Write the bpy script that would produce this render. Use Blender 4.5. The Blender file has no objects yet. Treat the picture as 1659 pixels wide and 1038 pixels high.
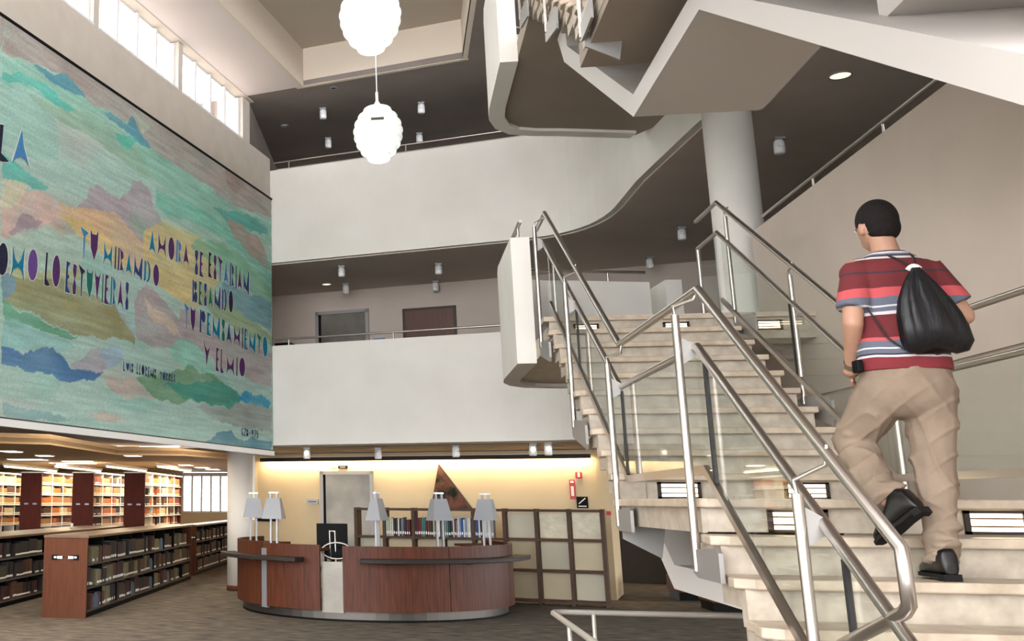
import bpy, bmesh, math, random
import numpy as np
from mathutils import Vector, Matrix
random.seed(7)
S = bpy.context.scene
COL = S.collection
PI = math.pi

# ------------------------------------------------------------------ camera, sky, exposure
# World axes: X = along the stair treads, Y = up the stair run, Z = up; the atrium walls are turned by AD.
cam_d = bpy.data.cameras.new('camera')
cam = bpy.data.objects.new('camera', cam_d); COL.objects.link(cam); S.camera = cam
PITCH, ROLL, AZ = math.radians(12.49), math.radians(.35), math.radians(10.09)
def _rz(v, a):
    c, s = math.cos(a), math.sin(a); return Vector((c*v[0]-s*v[1], s*v[0]+c*v[1], v[2]))
_f = Vector((0, math.cos(PITCH), math.sin(PITCH))); _u = Vector((0, -math.sin(PITCH), math.cos(PITCH))); _r = Vector((1, 0, 0))
_r, _u = math.cos(ROLL)*_r+math.sin(ROLL)*_u, -math.sin(ROLL)*_r+math.cos(ROLL)*_u
_f, _u, _r = _rz(_f, AZ), _rz(_u, AZ), _rz(_r, AZ)
cam.matrix_world = Matrix(((_r.x, _u.x, -_f.x, 0), (_r.y, _u.y, -_f.y, 0), (_r.z, _u.z, -_f.z, 1.70), (0, 0, 0, 1)))
cam_d.sensor_width = 36.0; cam_d.lens = 36*1689.7/1659
cam_d.shift_x = (829.5-338.8)/1659; cam_d.shift_y = (437.8-519)/1659
cam_d.clip_start = .05; cam_d.clip_end = 300

world = bpy.data.worlds.new('sky'); S.world = world; world.use_nodes = True
world.node_tree.nodes['Background'].inputs[0].default_value = (.955, .96, .985, 1)
world.node_tree.nodes['Background'].inputs[1].default_value = 4.2
def area(name, loc, rot, sx, sy, power, col, parent=None):
    l = bpy.data.lights.new(name, 'AREA'); l.shape = 'RECTANGLE'; l.size = sx; l.size_y = sy; l.energy = power; l.color = col
    o = bpy.data.objects.new(name, l); COL.objects.link(o); o.location = loc; o.rotation_euler = rot
    if parent is not None: o.parent = parent; o.location = Vector(loc)-parent.location
    return o
S.view_settings.view_transform = 'Standard'; S.view_settings.look = 'None'
S.view_settings.gamma = 1; S.view_settings.use_curve_mapping = False
S.view_settings.exposure = 1.33

# ------------------------------------------------------------------ frames
AD = math.radians(15.42)
AU = Vector((math.cos(AD), -math.sin(AD), 0)); AV = Vector((math.sin(AD), math.cos(AD), 0))
def W(u, v, z=0): return AU*u+AV*v+Vector((0, 0, z))
TW = lambda p: W(p[0], p[1], p[2])
def UV(p): p = Vector(p); return (p.dot(AU), p.dot(AV))

# ------------------------------------------------------------------ materials
def s2l(c):
    return tuple(((x/255)/12.92 if x/255 <= .04045 else ((x/255+.055)/1.055)**2.4) for x in c)
def mat(name, rgb, rough=.6, metal=0, var=None, scale=8, amt=.5, bump=0, bscale=60, stretch=(1, 1, 1), spec=.5, emit=0, detail=5, coat=0):
    m = bpy.data.materials.new(name); m.use_nodes = True; nt = m.node_tree; b = nt.nodes['Principled BSDF']
    c = s2l(rgb)
    b.inputs['Base Color'].default_value = (*c, 1); b.inputs['Roughness'].default_value = rough; b.inputs['Metallic'].default_value = metal
    b.inputs['Specular IOR Level'].default_value = spec
    if coat: b.inputs['Coat Weight'].default_value = coat
    if emit: b.inputs['Emission Color'].default_value = (*c, 1); b.inputs['Emission Strength'].default_value = emit
    if var or bump:
        tc = nt.nodes.new('ShaderNodeTexCoord'); mp = nt.nodes.new('ShaderNodeMapping'); mp.inputs['Scale'].default_value = stretch
        nt.links.new(tc.outputs['Object'], mp.inputs[0])
    if var:
        n = nt.nodes.new('ShaderNodeTexNoise'); n.inputs['Scale'].default_value = scale; n.inputs['Detail'].default_value = detail
        r = nt.nodes.new('ShaderNodeValToRGB'); r.color_ramp.elements[0].color = (*c, 1); r.color_ramp.elements[1].color = (*s2l(var), 1)
        r.color_ramp.elements[0].position = .5-amt/2; r.color_ramp.elements[1].position = .5+amt/2
        nt.links.new(mp.outputs[0], n.inputs['Vector']); nt.links.new(n.outputs[0], r.inputs[0]); nt.links.new(r.outputs[0], b.inputs['Base Color'])
    if bump:
        n2 = nt.nodes.new('ShaderNodeTexNoise'); n2.inputs['Scale'].default_value = bscale; n2.inputs['Detail'].default_value = 3
        bp = nt.nodes.new('ShaderNodeBump'); bp.inputs['Strength'].default_value = bump; bp.inputs['Distance'].default_value = .01
        nt.links.new(mp.outputs[0], n2.inputs['Vector']); nt.links.new(n2.outputs[0], bp.inputs['Height']); nt.links.new(bp.outputs[0], b.inputs['Normal'])
    return m
def thin_glass(name, tint, refl=.9):
    m = bpy.data.materials.new(name); m.use_nodes = True; nt = m.node_tree; nt.nodes.clear()
    o = nt.nodes.new('ShaderNodeOutputMaterial'); t = nt.nodes.new('ShaderNodeBsdfTransparent'); g = nt.nodes.new('ShaderNodeBsdfGlossy')
    t.inputs[0].default_value = (*tint, 1); g.inputs['Roughness'].default_value = .02; g.inputs[0].default_value = (refl, refl, refl, 1)
    f = nt.nodes.new('ShaderNodeFresnel'); f.inputs[0].default_value = 1.5; mx = nt.nodes.new('ShaderNodeMixShader')
    ge = nt.nodes.new('ShaderNodeNewGeometry'); iv = nt.nodes.new('ShaderNodeMath'); iv.operation = 'SUBTRACT'; iv.inputs[0].default_value = 1
    mu = nt.nodes.new('ShaderNodeMath'); mu.operation = 'MULTIPLY'; nt.links.new(ge.outputs['Backfacing'], iv.inputs[1]); nt.links.new(iv.outputs[0], mu.inputs[0]); nt.links.new(f.outputs[0], mu.inputs[1])
    nt.links.new(mu.outputs[0], mx.inputs[0]); nt.links.new(t.outputs[0], mx.inputs[1]); nt.links.new(g.outputs[0], mx.inputs[2]); nt.links.new(mx.outputs[0], o.inputs[0])
    return m
M = dict(
 white=mat('white_plaster', (222, 219, 212), .55, var=(212, 208, 200), scale=1.5),
 rail_white=mat('white_paint', (225, 224, 222), .5),
 beige=mat('beige_plaster', (196, 183, 171), .7, var=(188, 175, 163), scale=2),
 wallL=mat('upper_wall_plaster', (198, 190, 180), .7, var=(188, 179, 167), scale=3, bump=.15, bscale=80),
 tan=mat('tan_plaster', (206, 186, 150), .7, var=(198, 178, 143), scale=2),
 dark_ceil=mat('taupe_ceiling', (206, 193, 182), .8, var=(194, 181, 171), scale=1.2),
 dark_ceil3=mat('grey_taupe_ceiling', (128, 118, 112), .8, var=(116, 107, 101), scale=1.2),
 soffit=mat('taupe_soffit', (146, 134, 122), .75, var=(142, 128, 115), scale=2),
 lib_ceil=mat('library_ceiling', (176, 148, 112), .7),
 lit_ceil=mat('pale_lit_ceiling', (204, 194, 190), .7),
 coffer=mat('coffer_plaster', (204, 191, 175), .7),
 coffer_top=mat('coffer_top', (178, 166, 152), .7),
 carpet=mat('grey_carpet', (130, 120, 107), .95, var=(76, 73, 70), scale=3.4, amt=.36, stretch=(1, 3.4, 1), spec=.1, bump=.5, bscale=90, detail=8),
 marble=mat('cream_marble', (184, 169, 150), .42, var=(158, 143, 125), scale=9, amt=.35, detail=12),
 marble2=mat('cream_marble_side', (178, 167, 151), .45, var=(152, 141, 126), scale=12, amt=.35, detail=12),
 guard=mat('matt_steel', (190, 184, 174), .4, .4),
 steel=mat('brushed_steel', (186, 180, 174), .30, 1, bump=.05, bscale=200, stretch=(1, 1, 8)),
 steel_plate=mat('satin_steel', (150, 147, 144), .5, .6),
 elev=mat('elevator_steel', (140, 135, 124), .42, 1, var=(92, 90, 88), scale=1.3, amt=.5),
 plate=mat('painted_beam', (190, 185, 180), .6),
 wood=mat('cherry_veneer', (98, 52, 32), .5, var=(54, 27, 17), scale=7, amt=.6, stretch=(5, 5, .35), detail=8, spec=.25),
 panelw=mat('stack_end_veneer', (92, 42, 34), .65, var=(74, 32, 26), scale=6, stretch=(4, 4, .4), spec=.15),
 wood_light=mat('brown_laminate', (98, 61, 44), .7, spec=.1, var=(86, 52, 37), scale=6, stretch=(4, 4, .4)),
 wood_dark=mat('dark_wood', (58, 34, 26), .5, var=(44, 26, 20), scale=6),
 frame=mat('walnut_frame', (84, 62, 48), .6, spec=.2, var=(66, 50, 40), scale=10),
 door_w=mat('door_veneer', (98, 62, 50), .5, var=(84, 52, 42), scale=4, stretch=(5, 5, .5)),
 bronze=mat('dark_bronze', (48, 42, 38), .55, .2, spec=.25),
 topwood=mat('shelf_top', (104, 78, 54), .4, var=(84, 62, 44), scale=3, spec=.35),
 black=mat('black_plastic', (11, 11, 12), .6, spec=.12), rubber=mat('black_gasket', (18, 18, 18), .6),
 dkgrey=mat('dark_grey_paint', (70, 64, 58), .7), grey=mat('grey_metal', (150, 152, 156), .45, .5),
 lamp=mat('lamp_grey', (146, 148, 152), .5, .2), whitep=mat('white_plastic', (235, 235, 235), .4),
 red=mat('red_paint', (190, 40, 34), .45), sign_w=mat('sign_white', (232, 232, 228), .5),
 glow=mat('warm_glow', (255, 232, 190), .5, emit=2.6), glow_tube=mat('tube_glow', (255, 224, 170), .5, emit=2.5),
 glow_w=mat('white_glow', (255, 250, 240), .5, emit=1.3), glow_off=mat('downlight_glow', (255, 240, 200), .5, emit=.6),
 shade=mat('pendant_white', (236, 240, 234), .5, emit=.2),
 plinth=mat('kick_steel', (96, 91, 86), .42, .9),
 frost=mat('frosted_panel', (194, 178, 146), .4, spec=.3, var=(176, 162, 134), scale=2.2, amt=.7),
 frost2=mat('frosted_grey_panel', (170, 168, 152), .4, spec=.3, var=(186, 174, 148), scale=1.8, amt=.7),
 film=mat('crumpled_film', (192, 180, 148), .3, var=(160, 150, 122), scale=7, bump=.8, bscale=6, spec=.5),
 glass=thin_glass('clear_glass', (.95, .975, .96), .6), wglass=thin_glass('window_glass', (1, 1, 1), .5),
 edge=mat('glass_edge', (70, 110, 105), .15),
 skin=mat('skin', (172, 132, 110), .55, var=(160, 120, 98), scale=14), hair=mat('black_hair', (16, 13, 13), .8, bump=.4, bscale=160, var=(28, 23, 22), scale=60, spec=.2),
 khaki=mat('khaki_cotton', (138, 122, 107), .95, var=(122, 107, 93), spec=.05, scale=7, amt=.4, bump=.8, bscale=9),
 shoe=mat('black_leather', (14, 12, 11), .32, spec=.3), sole=mat('rubber_sole', (26, 24, 23), .8, spec=.15),
 bag=mat('black_nylon', (13, 14, 18), .45, spec=.35, bump=.5, bscale=16, stretch=(3, 3, .5)),
 cord=mat('black_cord', (20, 20, 22), .7),
)

# ------------------------------------------------------------------ mesh builder
class MB:
    def __init__(s): s.v = []; s.f = []; s.sm = []; s.mi = []
    def add(s, vs, fs, T=None, sm=False, mi=0):
        k = len(s.v)
        for p in vs: s.v.append(Vector(T(p)) if T else Vector(p))
        for f in fs: s.f.append([i+k for i in f]); s.sm.append(sm); s.mi.append(mi)
        return s
    def box(s, x0, x1, y0, y1, z0, z1, T=None, mi=0):
        v = [(x, y, z) for z in (z0, z1) for y in (y0, y1) for x in (x0, x1)]
        return s.add(v, [(0, 2, 3, 1), (4, 5, 7, 6), (0, 1, 5, 4), (2, 6, 7, 3), (0, 4, 6, 2), (1, 3, 7, 5)], T, False, mi)
    def prism(s, poly, z0, z1, T=None, mi=0):      # polygon in xy, extruded in z
        a = sum(poly[i][0]*poly[(i+1) % len(poly)][1]-poly[(i+1) % len(poly)][0]*poly[i][1] for i in range(len(poly)))
        if a < 0: poly = poly[::-1]
        n = len(poly); v = [(p[0], p[1], z0) for p in poly]+[(p[0], p[1], z1) for p in poly]
        f = [tuple(range(n))[::-1], tuple(range(n, 2*n))]+[(i, (i+1) % n, n+(i+1) % n, n+i) for i in range(n)]
        return s.add(v, f, T, False, mi)
    def yz(s, poly, x0, x1, T=None, mi=0):         # polygon in yz, extruded in x
        T2 = (lambda p: T((p[2], p[0], p[1]))) if T else (lambda p: (p[2], p[0], p[1]))
        return s.prism(poly, x0, x1, T2, mi)
    def tube(s, pts, r, n=12, T=None, caps=True, r1=None, mi=0):
        pts = [Vector(p) for p in pts]; P = []
        for i, p in enumerate(pts):
            d = (pts[min(i+1, len(pts)-1)]-pts[i-1 if i else 0])
            if 0 < i < len(pts)-1:
                d1 = (p-pts[i-1]).normalized(); d2 = (pts[i+1]-p).normalized(); d = d1+d2
                sc = 1/max(.35, math.cos(d1.angle(d2, 0)/2))
            else: sc = 1
            d = d.normalized()
            if i == 0: a = d.orthogonal().normalized(); pd = d
            else: a = (a-d*a.dot(d)).normalized()
            b = d.cross(a); rr = r if r1 is None else r+(r1-r)*i/(len(pts)-1)
            # keep the mitre in the bend plane
            if sc > 1.001:
                m = (d2-d1).normalized()
            for k in range(n):
                t = 2*PI*k/n; o = a*math.cos(t)*rr+b*math.sin(t)*rr
                if sc > 1.001: o = o+m*(o.dot(m))*(sc-1)
                P.append(p+o)
        L = len(pts); f = []
        for i in range(L-1):
            for k in range(n):
                f.append((i*n+k, i*n+(k+1) % n, (i+1)*n+(k+1) % n, (i+1)*n+k))
        k0 = len(s.v); s.add(P, f, T, True, mi)
        if caps: s.add(P[:n], [tuple(range(n))[::-1]], T, False, mi); s.add(P[-n:], [tuple(range(n))], T, False, mi)
        return s
    def lathe(s, prof, c=(0, 0, 0), n=24, mi=0, T=None, sm=True):
        v = []; f = []
        for r, z in prof:
            for k in range(n): t = 2*PI*k/n; v.append((c[0]+r*math.cos(t), c[1]+r*math.sin(t), c[2]+z))
        for i in range(len(prof)-1):
            for k in range(n): f.append((i*n+k, i*n+(k+1) % n, (i+1)*n+(k+1) % n, (i+1)*n+k))
        f.append(tuple(range(n))[::-1]); f.append(tuple(range((len(prof)-1)*n, len(prof)*n)))
        return s.add(v, f, T, sm, mi)
    def ell(s, c, r, n=16, m=10, R=None, mi=0):
        v = []; f = []
        for i in range(1, m):
            ph = PI*i/m
            for k in range(n):
                t = 2*PI*k/n; q = Vector((r[0]*math.sin(ph)*math.cos(t), r[1]*math.sin(ph)*math.sin(t), r[2]*math.cos(ph)))
                if R: q = R @ q
                v.append(q+Vector(c))
        for top in (1, -1):
            q = Vector((0, 0, r[2]*top)); q = R @ q if R else q; v.append(q+Vector(c))
        for i in range(m-2):
            for k in range(n): f.append((i*n+k, (i+1)*n+k, (i+1)*n+(k+1) % n, i*n+(k+1) % n))
        N = (m-1)*n
        for k in range(n): f.append((N, k, (k+1) % n)); f.append((N+1, (m-2)*n+(k+1) % n, (m-2)*n+k))
        return s.add(v, f, None, True, mi)
    def cap(s, a, b, ra, rb, n=14):                # tapered capsule
        a = Vector(a); b = Vector(b); s.tube([a, b], ra, n, r1=rb); s.ell(a, (ra,)*3, n, 8); s.ell(b, (rb,)*3, n, 8); return s
    def mesh(s, name, mats, off=None):
        me = bpy.data.meshes.new(name)
        me.from_pydata([(p-off)[:] if off is not None else p[:] for p in s.v], [], s.f)
        me.polygons.foreach_set('use_smooth', s.sm); me.polygons.foreach_set('material_index', s.mi)
        for m in (mats if isinstance(mats, (list, tuple)) else [mats]): me.materials.append(M[m] if isinstance(m, str) else m)
        me.update(); return me

def bevel(o, w, seg=2):
    b = o.modifiers.new('bevel', 'BEVEL'); b.width = w; b.segments = seg; b.limit_method = 'ANGLE'; b.angle_limit = math.radians(40); return o
def tag(o, label, cat, group=None):
    o['label'] = label; o['category'] = cat
    if group: o['group'] = group
    return o
def thing(name, label, cat, loc=(0, 0, 0), group=None):
    o = bpy.data.objects.new(name, None); COL.objects.link(o); o.location = loc; o.empty_display_size = .1
    return tag(o, label, cat, group)
def wloc(o):
    v = Vector((0, 0, 0))
    while o is not None: v += o.location; o = o.parent
    return v
def part(name, mb, m, parent=None, loc=None, label=None, bev=0):
    """a mesh object built in world coordinates, stored relative to its parent / own base"""
    if parent is not None and loc is None: base = wloc(parent)
    else: base = Vector(loc) if loc is not None else Vector((0, 0, 0))
    o = bpy.data.objects.new(name, mb.mesh(name, m, base)); COL.objects.link(o)
    if parent is not None: o.parent = parent; o.location = base-wloc(parent)
    else: o.location = base
    if label: o['label'] = label
    if bev: bevel(o, bev)
    return o
def single(name, mb, m, label, cat, loc, group=None, bev=0): return tag(part(name, mb, m, None, loc, None, bev), label, cat, group)
def struct(name, mb, m, parent=None, bev=0):
    o = part(name, mb, m, parent, None, None, bev)
    if parent is None: o['kind'] = 'structure'
    return o
def dup(root, loc, rotz=0, label=None, group=None):
    r = root.copy(); COL.objects.link(r); r.location = loc; r.rotation_euler = (0, 0, rotz)
    if label: r['label'] = label
    if group: r['group'] = group
    for ch in list(root.children):
        c = ch.copy(); COL.objects.link(c); c.parent = r
        for g in ch.children: d = g.copy(); COL.objects.link(d); d.parent = c
    return r
def offset_path(path, d):
    out = []
    for i, p in enumerate(path):
        p = Vector(p); a = Vector(path[max(i-1, 0)]); b = Vector(path[min(i+1, len(path)-1)])
        t1 = (p-a).normalized() if i else (b-p).normalized(); t2 = (b-p).normalized() if i < len(path)-1 else t1
        n1 = Vector((-t1.y, t1.x)); n2 = Vector((-t2.y, t2.x)); n = (n1+n2).normalized(); out.append(p+n*d/max(.5, n.dot(n1)))
    return out
def strip(path, d, z0, z1, mb=None):               # a wall of thickness d along a path in xy
    mb = mb or MB(); q = offset_path(path, d); n = len(path)
    v = []
    for p, r in zip(path, q): v += [(p[0], p[1], z0), (r[0], r[1], z0), (r[0], r[1], z1), (p[0], p[1], z1)]
    f = []
    for i in range(n-1):
        for k in range(4): f.append((i*4+k, i*4+(k+1) % 4, (i+1)*4+(k+1) % 4, (i+1)*4+k))
    f += [(3, 2, 1, 0), (4*n-4, 4*n-3, 4*n-2, 4*n-1)]
    return mb.add(v, f)
def arc(cx, cy, r, a0, a1, n=24): return [(cx+r*math.cos(math.radians(a0+(a1-a0)*i/n)), cy+r*math.sin(math.radians(a0+(a1-a0)*i/n))) for i in range(n+1)]

# ------------------------------------------------------------------ levels
F2, F3 = 3.43, 6.86
# ================================================================== THE SETTING
struct('floor', MB().box(-40, 30, -12, 48, -.2, 0), 'carpet')
# atrium edge of the upper floors: straight across, a rounded corner, then towards the viewer
def p2(u, v): w = W(u, v); return (w.x, w.y)
corner = [p2(-7.6, 18.0), p2(-2.6, 18.0)]
cA, cB = Vector(p2(-2.6, 18.0)), Vector((3.42, 16.2)); cC = Vector((3.36, 17.75))
for i in range(1, 10):
    t = i/10; corner.append(tuple((1-t)**2*cA+2*t*(1-t)*cC+t*t*cB))
corner += [(3.42, 16.2), (3.45, 14.9), (3.52, 14.1)]
right_run = [(3.52, 14.1), (3.66, 12.6), (3.83, 11.4), (3.83, -4)]
edge = corner+right_run[1:]
for k, F in ((2, F2), (3, F3)):
    n = 'trim_%d' % k
    struct('trim_%d' % (k*2), strip(edge, .2, F-.72, F), 'white')                        # edge beam
    struct('trim_%d' % (k*2+1), strip(corner, .2, F, F+1.12), 'white')                   # parapet across the atrium
    q_ = offset_path(edge, .2)
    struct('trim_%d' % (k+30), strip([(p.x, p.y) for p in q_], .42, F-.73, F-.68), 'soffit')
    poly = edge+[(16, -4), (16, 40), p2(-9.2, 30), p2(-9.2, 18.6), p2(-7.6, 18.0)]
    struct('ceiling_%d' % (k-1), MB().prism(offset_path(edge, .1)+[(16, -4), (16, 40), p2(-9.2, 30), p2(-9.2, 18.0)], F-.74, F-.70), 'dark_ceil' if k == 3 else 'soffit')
    struct('floor_%d' % k, MB().prism(offset_path(edge, .15)+[(16, -4), (16, 40), p2(-9.2, 30), p2(-9.2, 18.0)], F-.1, F-.005), 'carpet')
# the wall along the right of the stairs: solid below, parapet of the corridor above
struct('wall_right', strip([(3.83, 11.6), (3.83, -4)], .18, 0, 2.70), 'beige')
struct('wall_right_upper', strip([(3.80, 11.6), (3.80, -4)], .24, 2.68, 4.53), 'beige')
# left wall: solid band, clerestory above
struct('wall_left', MB().box(-7.65, -7.29, -4, 18.0, 2.56, 8.22, TW), 'wallL')
wm = MB(); starts = [14.22-2.6*i for i in range(7)]
wm.box(-7.65, -7.29, 16.68, 17.0, 8.22, 9.05, TW)
for s0 in starts: wm.box(-7.65, -7.29, s0-.15, s0, 8.22, 9.05, TW)
wm.box(-7.65, -7.22, -4, 17.02, 9.03, 9.12, TW)
struct('wall_left_piers', wm, 'wallL')
for i, s0 in enumerate(starts[:4]):
    root = bpy.data.objects.new('window_%d' % (i+1), None); COL.objects.link(root); root.location = W(-7.45, s0+1.2, 8.22); root['kind'] = 'structure'
    fr = MB(); fr.box(-7.5, -7.42, s0, s0+2.46, 8.22, 8.25, TW); fr.box(-7.5, -7.42, s0, s0+2.46, 9.0, 9.03, TW)
    fr.box(-7.48, -7.28, s0, s0+2.46, 8.19, 8.222, TW)
    part('window_frame', fr, 'rail_white', root)
    for j in range(5): part('mullion', MB().box(-7.50, -7.36, s0+.6*j+(0 if j else 0), s0+.6*j+.055, 8.25, 9.0, TW), 'rail_white', root)
    for j in range(4): part('pane', MB().box(-7.465, -7.455, s0+.6*j+.055, s0+.6*j+.6, 8.25, 9.0, TW), 'wglass', root)
# end wall behind the clerestory, slanting back
a, b = W(-7.29, 16.95), W(-8.35, 21.05)
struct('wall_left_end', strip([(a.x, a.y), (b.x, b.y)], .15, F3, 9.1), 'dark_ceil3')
a, b = W(-7.5, 18.0), W(-8.5, 21.1)
struct('wall_left_return', strip([(a.x, a.y), (b.x, b.y)], .15, F2, 6.12), 'dark_ceil')
# roof and coffer over the atrium
def uvp(*l): return [p2(*p) for p in l]
cR = (1.32, 16.93)
struct('ceiling', MB().prism([p2(-7.7, -5), p2(-6.17, -5), p2(-6.17, 16.7), p2(-7.7, 16.7)], 9.04, 9.12), 'lit_ceil')  # same ceiling as the grey part; window light is put into its paler colour
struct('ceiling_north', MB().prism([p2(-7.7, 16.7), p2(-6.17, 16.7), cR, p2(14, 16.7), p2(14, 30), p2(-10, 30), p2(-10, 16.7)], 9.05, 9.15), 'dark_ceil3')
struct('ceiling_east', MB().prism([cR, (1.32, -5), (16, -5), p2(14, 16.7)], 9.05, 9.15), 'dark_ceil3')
cf = MB()
cf.box(-6.168, -6.10, -5, 16.7, 9.035, 9.76, TW); cf.box(-6.25, -3.15, 16.7, 16.78, 9.04, 9.85, TW)
cf.add([(1.32, 16.93, 9.04), (1.32, -5, 9.04), (1.32, -5, 9.85), (1.32, 16.93, 9.85), (1.4, 16.93, 9.04), (1.4, -5, 9.04), (1.4, -5, 9.85), (1.4, 16.93, 9.85)],
       [(0, 1, 2, 3), (7, 6, 5, 4), (0, 4, 5, 1), (3, 2, 6, 7), (0, 3, 7, 4), (1, 5, 6, 2)])
struct('trim_1', cf, 'coffer')
struct('ceiling_coffer', MB().prism([p2(-6.25, -5), p2(-6.25, 16.78), (1.4, 17.0), (1.4, -5)], 9.77, 9.87), 'coffer_top')
# back walls
struct('wall_back', MB().box(-8.84, -1.95, 21, 21.2, 0, 2.7, TW), 'tan')
struct('wall_back_upper', MB().box(-8.6, 12, 21, 21.2, F2, 6.14, TW), 'beige')
struct('wall_back_top', MB().box(-8.6, 12, 21, 21.2, F3, 9.1, TW), 'beige')
struct('wall_back_end', MB().box(-1.99, -1.79, 20.96, 22.5, 0, 2.7, TW), 'tan')
struct('wall_far', MB().box(-3.6, 4, 25.8, 26.0, 0, 2.75, TW), 'tan')
struct('trim_8', MB().box(-3.6, -.9, 25.62, 25.79, 0, 1.13, TW), 'dkgrey')
struct('wall_far_return', strip([(5.72, 24.4), (5.9, 26.4)], -.2, 0, 2.7), 'tan')
struct('baseboard_far', strip([(5.69, 24.4), (5.87, 26.2)], -.02, 0, .1), 'wood_dark')
struct('wall_east_far', MB().box(6.4, 6.6, -4, 24, F2, 6.12), 'dkgrey')
struct('wall_library_far', MB().box(-22, -6.9, 34, 34.2, 0, 2.7), 'tan')
struct('wall_library_far_end', MB().box(-5.3, -3.6, 34, 34.2, 0, 2.7), 'tan')
struct('wall_library_sill', MB().box(-6.9, -5.3, 34, 34.2, 0, 1.35), 'tan')
struct('wall_library_left', MB().box(-22.2, -22, -4, 34, 0, 2.7), 'tan')
struct('wall_library_side', strip([p2(-8.84, 21.0), (-3.3, 34)], .2, 0, 2.7), 'tan')
root = bpy.data.objects.new('window_5', None); COL.objects.link(root); root.location = (-6.1, 34, 1.35); root['kind'] = 'structure'
part('window_frame', MB().box(-6.9, -5.3, 33.98, 34.12, 2.5, 2.62).box(-6.9, -5.3, 33.98, 34.12, 1.35, 1.4), 'rail_white', root)
for j in range(6): part('mullion', MB().box(-6.9+.31*j, -6.84+.31*j, 33.95, 34.12, 1.4, 2.5), 'rail_white', root)
for j in range(5): part('pane', MB().box(-6.84+.31*j, -6.59+.31*j, 34.04, 34.05, 1.4, 2.5), 'wglass', root)
# library ceiling with its jagged fascia and the bright recess beside the tapestry wall
zig = [(-12.6, 12.3), (-10.43, 14.01), (-9.87, 14.6), (-10.77, 18.35), (-9.67, 19.14), (-9.48, 21.0)]
zz = [p2(*p) for p in zig]
struct('ceiling_library', MB().prism(zz+[(-3.2, 34.2), (-22, 34.2), (-22, 8), p2(-14, 8)], 2.63, 2.70), 'lib_ceil')
struct('trim_9', strip(zz, .06, 2.60, 2.77), 'lib_ceil')
struct('ceiling_recess', MB().prism([p2(-16, 8), p2(-7.3, 8), p2(-7.3, 18.2), p2(-8.8, 21.2), p2(-12, 21.2), p2(-16, 16)], 2.92, 3.0), 'lit_ceil')
# columns
def column(name, x, y, r, z0, z1, base=0):
    mb = MB().lathe([(r, z0), (r, z1)], (x, y, 0), 40); o = struct(name, mb, 'white')
    if base: part('baseboard', MB().lathe([(r+.012, z0), (r+.012, z0+base)], (x, y, 0), 40), 'wood_light', o)
    return o
column('trim_10', 3.81, 12.02, .256, 0, F3-.70)
column('trim_11', -3.10, 21.2, .27, 0, 2.72, .1)
column('trim_12', 3.81, 12.02, .256, F3, 9.06)
# elevators and the door on the gallery
def elevator(name, u0, u1, z0, z1):
    r = bpy.data.objects.new(name, None); COL.objects.link(r); r.location = W((u0+u1)/2, 21, z0); r['kind'] = 'structure'
    fr = MB(); fr.box(u0-.07, u0, 20.94, 21.0, z0, z1+.07, TW); fr.box(u1, u1+.07, 20.94, 21.0, z0, z1+.07, TW); fr.box(u0-.07, u1+.07, 20.94, 21.0, z1, z1+.07, TW)
    part('door_frame', fr, 'steel_plate', r)
    part('door_leaf', MB().box(u0+.05, u1, 20.97, 20.995, z0, z1, TW), 'elev', r)
    part('door_gap', MB().box(u0, u0+.05, 20.975, 20.998, z0, z1, TW), 'black', r)
    return r
elevator('door_1', -7.35, -6.35, 0, 2.26)
e2 = elevator('door_2', -7.39, -6.35, F2, 5.62)
r = bpy.data.objects.new('door_3', None); COL.objects.link(r); r.location = W(-5, 21, F2); r['kind'] = 'structure'
part('door_leaf', MB().box(-5.5, -4.5, 20.95, 20.99, F2, 5.57, TW), 'door_w', r)
part('door_frame', MB().box(-5.55, -5.5, 20.94, 21, F2, 5.62, TW).box(-4.5, -4.45, 20.94, 21, F2, 5.62, TW).box(-5.55, -4.45, 20.94, 21, 5.57, 5.62, TW), 'wood_dark', r)
part('door_handle', MB().tube([W(-4.62, 20.93, 4.4), W(-4.62, 20.90, 4.4), W(-4.74, 20.90, 4.4)], .012, 8), 'steel', r)

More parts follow.
